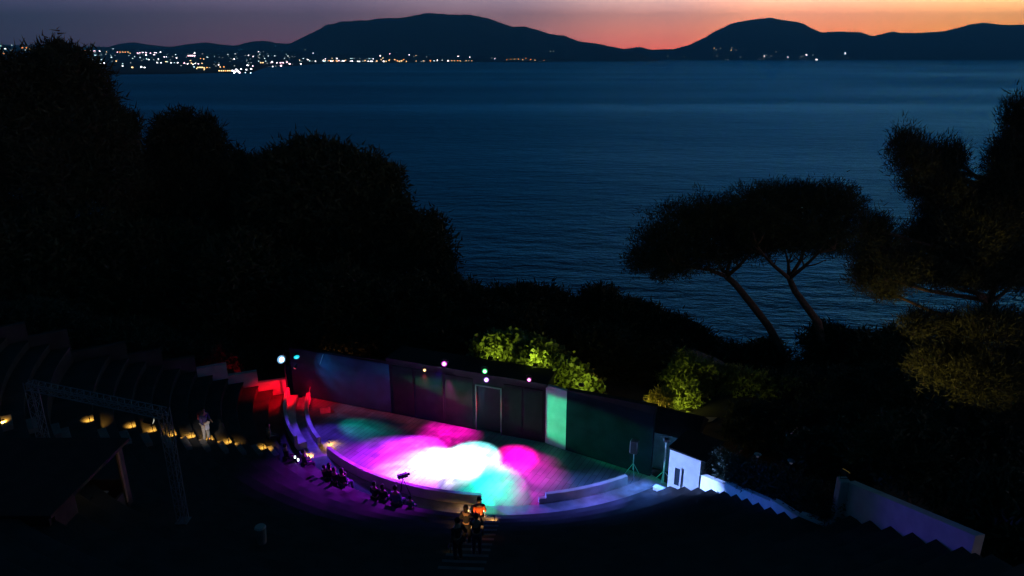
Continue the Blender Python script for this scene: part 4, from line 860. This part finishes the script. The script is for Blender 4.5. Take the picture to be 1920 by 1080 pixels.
# ---------------------------------------------------------------- people
def skinned(name, verts, edges, radii, mats, parent, root=0, sub=1):
    me = bpy.data.meshes.new(name); me.from_pydata([tuple(v) for v in verts], edges, [])
    o = bpy.data.objects.new(name + '_tmp', me); COL.objects.link(o)
    md = o.modifiers.new('s', 'SKIN'); md.use_smooth_shade = True; ms = o.modifiers.new('u', 'SUBSURF'); ms.levels = ms.render_levels = sub
    sv_ = me.skin_vertices[0].data
    for i, r in enumerate(radii): sv_[i].radius = (r, r) if not isinstance(r, tuple) else r
    sv_[root].use_root = True
    bpy.context.view_layer.update()
    dg = bpy.context.evaluated_depsgraph_get(); nm = bpy.data.meshes.new_from_object(o.evaluated_get(dg))
    bpy.data.objects.remove(o); nm.materials.clear()
    return link(name, nm, mats, parent)
def person(P, rz, pose, label, shirt, trousers, hair='short', h=1.0, lean=0.0, arm_l=None, arm_r=None, group=None, look=0):
    t = empty('person', P, label, 'person', group, rz=rz); t.scale = (h, h, h)
    V = []; E = []; Rr = []
    def v(p, r, par=None):
        V.append(Vector(p)); Rr.append(r)
        if par is not None: E.append((par, len(V) - 1))
        return len(V) - 1
    sit = pose == 'sit'
    hz = .50 if sit else .93
    def tp(y, z): # lean the torso forward about the hips (forward = -Y)
        return (0, y - (z - hz) * math.sin(lean), hz + (z - hz) * math.cos(lean))
    pel = v((0, 0, hz), (.15, .11)); wai = v(tp(0, hz + .17), (.13, .10), pel); che = v(tp(.01, hz + .36), (.16, .115), wai); sh_ = v(tp(.01, hz + .49), (.10, .08), che)
    nk = v(tp(0, hz + .57), .052, sh_); jw = v(tp(-.02, hz + .64), (.068, .078), nk); hd = v(tp(-.01, hz + .73), (.078, .095), jw); tpv = v(tp(.0, hz + .80), (.055, .065), hd)
    arms = []
    for s, a in ((-1, arm_l), (1, arm_r)):
        S = Vector(tp(.01, hz + .46)) + Vector((s * .17, 0, 0)); si = v(S, .058, sh_)
        if a is None: el, wr = S + Vector((s * .06, .03, -.28)), S + Vector((s * .07, -.06, -.53))
        elif a == 'lap': el, wr = S + Vector((s * .05, -.02, -.27)), S + Vector((s * -.04, -.24, -.36))
        elif a == 'up': el, wr = S + Vector((s * .05, -.16, -.20)), S + Vector((s * -.06, -.30, .02))
        elif a == 'hold': el, wr = S + Vector((s * .07, .0, -.27)), S + Vector((s * .10, -.20, -.38))
        else: el, wr = S + Vector(a[0]), S + Vector(a[1])
        ei = v(el, .045, si); wi = v(wr, .030, ei); dd = (wr - el).normalized(); pa = v(wr + dd * .06, (.036, .022), wi)
        sd2 = dd.cross(Vector((0, 1, 0) if abs(dd.y) < .8 else (1, 0, 0))).normalized()
        for k, ln in enumerate((.062, .075, .080, .072)):
            f1 = v(wr + dd * (.09 + .0) + sd2 * (-.027 + .018 * k), .0095, pa); v(wr + dd * (.09 + ln) + sd2 * (-.030 + .020 * k) + Vector((0, -.012, -.01)), .007, f1)
        th = v(wr + dd * .05 - sd2 * .045, .010, pa); v(wr + dd * .085 - sd2 * .062, .008, th)
        arms.append((si, ei, wi, S, el, wr))
    legs = []
    for s in (-1, 1):
        Hh = Vector((s * .09, 0, hz - .04)); hi = v(Hh, .092, pel)
        if sit: kn, an = Vector((s * .12, -.43, .50)), Vector((s * .12, -.45, .09))
        elif pose == 'walk': kn, an = Vector((s * .10, -.10 * s - .05, .50)), Vector((s * .10, -.24 * s + .04, .09))
        else: kn, an = Vector((s * .10, -.02, .49)), Vector((s * .11, .02, .09))
        ki = v(kn, .062, hi); ai = v(an, .042, ki); he_ = v(an + Vector((0, -.04, -.05)), .038, ai); v(an + Vector((s * .01, -.17, -.062)), (.036, .024), he_)
        legs.append((Hh, kn, an))
    skinned('body', V, E, Rr, skin, t)
    # shirt
    V2 = [V[pel] + Vector((0, 0, .02)), V[wai], V[che], V[sh_]]; R2 = [(.165, .125), (.15, .12), (.18, .135), (.115, .095)]; E2 = [(0, 1), (1, 2), (2, 3)]
    for si, ei, wi, S, el, wr in arms:
        b = len(V2); V2 += [S, el, wr.lerp(el, .12)]; R2 += [.075, .06, .045]; E2 += [(3, b), (b, b + 1), (b + 1, b + 2)]
    skinned('jacket', V2, E2, R2, shirt, t)
    V3 = [V[pel]]; R3 = [(.16, .125)]; E3 = []
    for Hh, kn, an in legs:
        b = len(V3); V3 += [Hh, Hh.lerp(kn, .5), kn, an + Vector((0, 0, .0))]; R3 += [.11, .095, .078, .062]; E3 += [(0, b), (b, b + 1), (b + 1, b + 2), (b + 2, b + 3)]
    skinned('trousers', V3, E3, R3, trousers, t)
    for Hh, kn, an in legs:
        bm = bmesh.new(); box(bm, an + Vector((0, -.07, -.055)), (.10, .28, .075), bevel=.025); bm_obj('shoe', bm, blackm, t)
    c = Vector(tp(.012, hz + .735)); bm = bmesh.new(); bmesh.ops.create_icosphere(bm, subdivisions=3, radius=1, matrix=Matrix.Translation(c + Vector((0, .012, .02))) @ Matrix.Diagonal((.094, .108, .112, 1)))
    # open the face side
    bmesh.ops.delete(bm, geom=[f for f in bm.faces if f.calc_center_median().y < c.y - .045 and f.calc_center_median().z < c.z + .055], context='FACES')
    for v_ in bm.verts:
        v_.co += Vector((0, 0, 0)) + (v_.co - c).normalized() * .006 * mnoise.noise(v_.co * 40)
        if hair == 'long' and v_.co.z < c.z and v_.co.y > c.y - .05: v_.co.z -= (c.z - v_.co.z) * 1.9
    bm_obj('hair', bm, hairm, t, smooth=True)
    bm = bmesh.new()
    fc = Vector(tp(-.01, hz + .70))
    for s in (-1, 1):
        bmesh.ops.create_uvsphere(bm, u_segments=8, v_segments=6, radius=.011, matrix=Matrix.Translation(fc + Vector((s * .03, -.088, .03))))
    bm_obj('eye', bm, hairm, t)
    bm = bmesh.new(); tube(bm, [fc + Vector((0, -.085, .035)), fc + Vector((0, -.112, -.002)), fc + Vector((0, -.09, -.012))], [.008, .014, .010], 6); bm_obj('nose', bm, skin, t)
    bm = bmesh.new(); box(bm, fc + Vector((0, -.085, -.035)), (.045, .012, .010), bevel=.003); bm_obj('mouth', bm, mat('lip', (.35, .12, .10), .6, .05, 5), t)
    return t
def cl(name, c): return mat(name, c, .9, .15, 9)
dark = cl('dark_cloth', (.03, .03, .04)); navy = cl('navy_cloth', (.07, .06, .16)); white_t = cl('cream_cloth', (.75, .70, .60)); orange_c = cl('orange_cloth', (.75, .13, .03)); blue_c = cl('blue_cloth', (.15, .17, .32)); jeans = cl('jeans', (.05, .06, .10)); beige = cl('beige_cloth', (.45, .33, .22)); teal = cl('teal_cloth', (.05, .22, .20)); pale = cl('pale_cloth', (.55, .5, .6))
SR = 'watchers behind the stage parapet'
# standing person with white trousers, on the side stairs
kp = 6; PP = atZ(373, 832, row_z(kp) - DZ + .0)
d = PP - CEN; aa = math.degrees(math.atan2(d.y, d.x)) % 360; PP = pol(row_r(kp) - .45, aa, row_z(kp - 1) + .01)
pw = person(PP, R(60), 'stand', 'person in navy jacket and white trousers standing on the side stairs', navy, white_t, h=1.04, arm_l=((-.05, -.05, -.27), (-.02, -.22, -.42)), arm_r=((.10, .06, -.26), (.06, -.14, -.34)), lean=.08)
bag = empty('backpack', PP, 'small reddish backpack on the back of the standing person', 'bag', rz=R(60))
bm = bmesh.new(); box(bm, (0, .24, 1.33), (.30, .16, .42), bevel=.05); bm_obj('bag_body', bm, cl('red_bag', (.35, .06, .08)), bag)
bm = bmesh.new(); box(bm, (0, .335, 1.25), (.22, .05, .2), bevel=.02); bm_obj('pocket', bm, cl('red_bag_dark', (.22, .04, .05)), bag)
bg2 = empty('shopping_bag', PP, 'small white bag held at the front by the standing person', 'bag', rz=R(60))
bm = bmesh.new(); box(bm, (-.14, -.38, .93), (.20, .10, .24), bevel=.02); bm_obj('bag_body', bm, cl('white_bag', (.75, .75, .85)), bg2)
bm = bmesh.new(); tube(bm, [(-.2, -.38, 1.05), (-.19, -.34, 1.12), (-.14, -.32, 1.14), (-.1, -.34, 1.12), (-.08, -.38, 1.05)], .008, 5); bm_obj('handle', bm, white_t, bg2)
l = bpy.data.lights.new('phone', 'POINT')
bpy.data.lights.remove(l)
# seated watchers
def seat_at(px, py, label, sh_, tr, hair='short', h=1.0, r=13.62, k=0, turn=0, **kw):
    a = math.degrees(math.atan2(*(atZ(px, py, .45) - CEN).yx)) % 360
    P = pol(r, a, row_z(k) - .47 + .02); to_c = math.atan2(CEN.y - P.y, CEN.x - P.x)      # faces the stage
    return person(P, to_c + math.pi / 2 + turn, 'sit', label, sh_, tr, hair, h, arm_l='lap', arm_r='lap', group=SR, **kw)
seat_at(602, 898, 'small person in black sitting alone at the left of the front row', dark, dark, h=.88)
seat_at(626, 892, 'person in black at the left of the cluster by the purple-lit parapet', dark, jeans, 'long', r=13.5)
seat_at(644, 895, 'person in black sitting second in the cluster by the parapet', dark, dark, r=13.6)
seat_at(655, 900, 'crouching person in pale clothes in the middle of the front cluster', pale, pale, h=.85, lean=.35, r=13.55)
seat_at(668, 892, 'person in black at the right of the first cluster', dark, jeans, 'long', h=1.05, r=13.5)
seat_at(722, 915, 'person in black left of the two beside the boxy camera', dark, dark, r=13.5)
seat_at(738, 918, 'person in black right of the two beside the boxy camera', dark, jeans, 'long', r=13.5)
bpk = seat_at(764, 922, 'broad person in pale blue shirt sitting beneath the boxy camera', blue_c, jeans, h=1.15, r=13.6)
seat_at(784, 930, 'small person in green at the right end of the front row group', teal, jeans, h=.8, r=13.5)
seat_at(528, 826, 'person in beige sitting above the curved rows on the left', beige, dark, h=1.0, r=row_r(1) + .25, k=1)
seat_at(548, 868, 'person in black with a small bright phone near the side stairs', dark, dark, r=row_r(1) + .2, k=1)
seat_at(566, 872, 'person in black holding a lit phone next to the amber step lamp', dark, dark, r=row_r(0) + .3, k=0)
for px, py, lbn in ((553, 857, 'small dim lit phone left of the brighter one'), (559, 862, 'bright lit phone above the front row near the side stairs')):
    P = atY(px, py, 30.3); t = empty('phone', P, lbn, 'phone', rz=R(20)); s_ = 1 if py > 860 else .7
    bm = bmesh.new(); box(bm, (0, 0, 0), (.09, .012, .16), bevel=.004); bm_obj('phone_body', bm, blackm, t)
    bm = bmesh.new(); box(bm, (0, -.008, 0), (.08, .003, .145)); bm_obj('screen', bm, emis('phone_screen', (.8, .95, 1), 5 * s_), t)
# camera on tripod by the watchers
cmr = empty('video_camera', atZ(757, 930, .03), 'boxy dark camera on a tripod above the front row watchers', 'camera', rz=R(30))
bm = bmesh.new(); box(bm, (0, 0, 1.12), (.5, .22, .2), bevel=.03); bm_obj('camera_body', bm, mat('camera_grey', (.09, .08, .12), .5, .2, 5), cmr)
bm = bmesh.new(); tube(bm, [(.25, 0, 1.12), (.36, 0, 1.12)], [.06, .07], 10); bm_obj('camera_lens', bm, blackm, cmr)
for a in (90, 210, 330):
    bm = bmesh.new(); tube(bm, [(0, 0, 1.0), (.35 * math.cos(R(a)), .35 * math.sin(R(a)), .0)], .016, 6); bm_obj('leg', bm, blackm, cmr)
# people on the central stairs
def on_row(px, py, k): 
    a = math.degrees(math.atan2(*(atZ(px, py, row_z(k)) - CEN).yx)) % 360; return pol(row_r(k) + .3, a, row_z(k) + .01), a
P, a = on_row(898, 1012, 4); person(P, R(a - 90) + .2, 'walk', 'person in orange shirt walking down the central steps', orange_c, dark, 'short', 1.0, arm_l='hold', arm_r='hold')
P, a = on_row(874, 1030, 6); person(P, R(a - 90) - .3, 'stand', 'person in dark clothes with a raised pale forearm left of the orange shirt', dark, dark, 'long', .98, arm_l='up', arm_r='hold')
P, a = on_row(858, 1058, 9); person(P, R(a - 90) + .8, 'stand', 'person in black with a bare amber-lit arm at the bottom of the view', dark, dark, 'short', 1.0, arm_l=((-.12, .1, -.24), (-.2, -.1, -.42)))
P, a = on_row(892, 1062, 8); pz = person(P, R(a - 90), 'stand', 'person in black looking at a phone on the central stairs', dark, jeans, 'short', 1.0, arm_l='up', arm_r='up')
for px, py, Y, lbn in ((888, 1009, 20.6, 'bright phone held up on the central stairs'), (886, 1029, 20.0, 'tiny lit phone low on the central stairs')):
    P = atY(px, py, Y); t = empty('phone', P, lbn, 'phone', rz=R(5))
    s_ = 1 if py < 1020 else .5
    bm = bmesh.new(); box(bm, (0, 0, 0), (.15 * s_, .012, .08 * s_), bevel=.004); bm_obj('phone_body', bm, blackm, t)
    bm = bmesh.new(); box(bm, (0, -.008, .0), (.085 * s_, .003, .05 * s_)); bm_obj('screen', bm, emis('phone_screen', (.85, .85, 1), 3), t)

# ---------------------------------------------------------------- haze
HAZE = True
if HAZE:
    bm = bmesh.new(); x0, x1, y0, y1, z0, z1 = -24000, 24000, -1400, 26000, SEA - 6, 1450
    box(bm, ((x0 + x1) / 2, (y0 + y1) / 2, (z0 + z1) / 2), (x1 - x0, y1 - y0, z1 - z0))
    m = bpy.data.materials.new('haze'); m.use_nodes = True; N = m.node_tree.nodes; N.clear()
    vo = N.new('ShaderNodeVolumePrincipled'); oo = N.new('ShaderNodeOutputMaterial'); m.node_tree.links.new(vo.outputs[0], oo.inputs['Volume'])
    vo.inputs['Color'].default_value = (.10, .62, 1, 1); vo.inputs['Density'].default_value = 9.5e-5
    o = bm_obj('haze', bm, m); tag(o, kind='stuff')
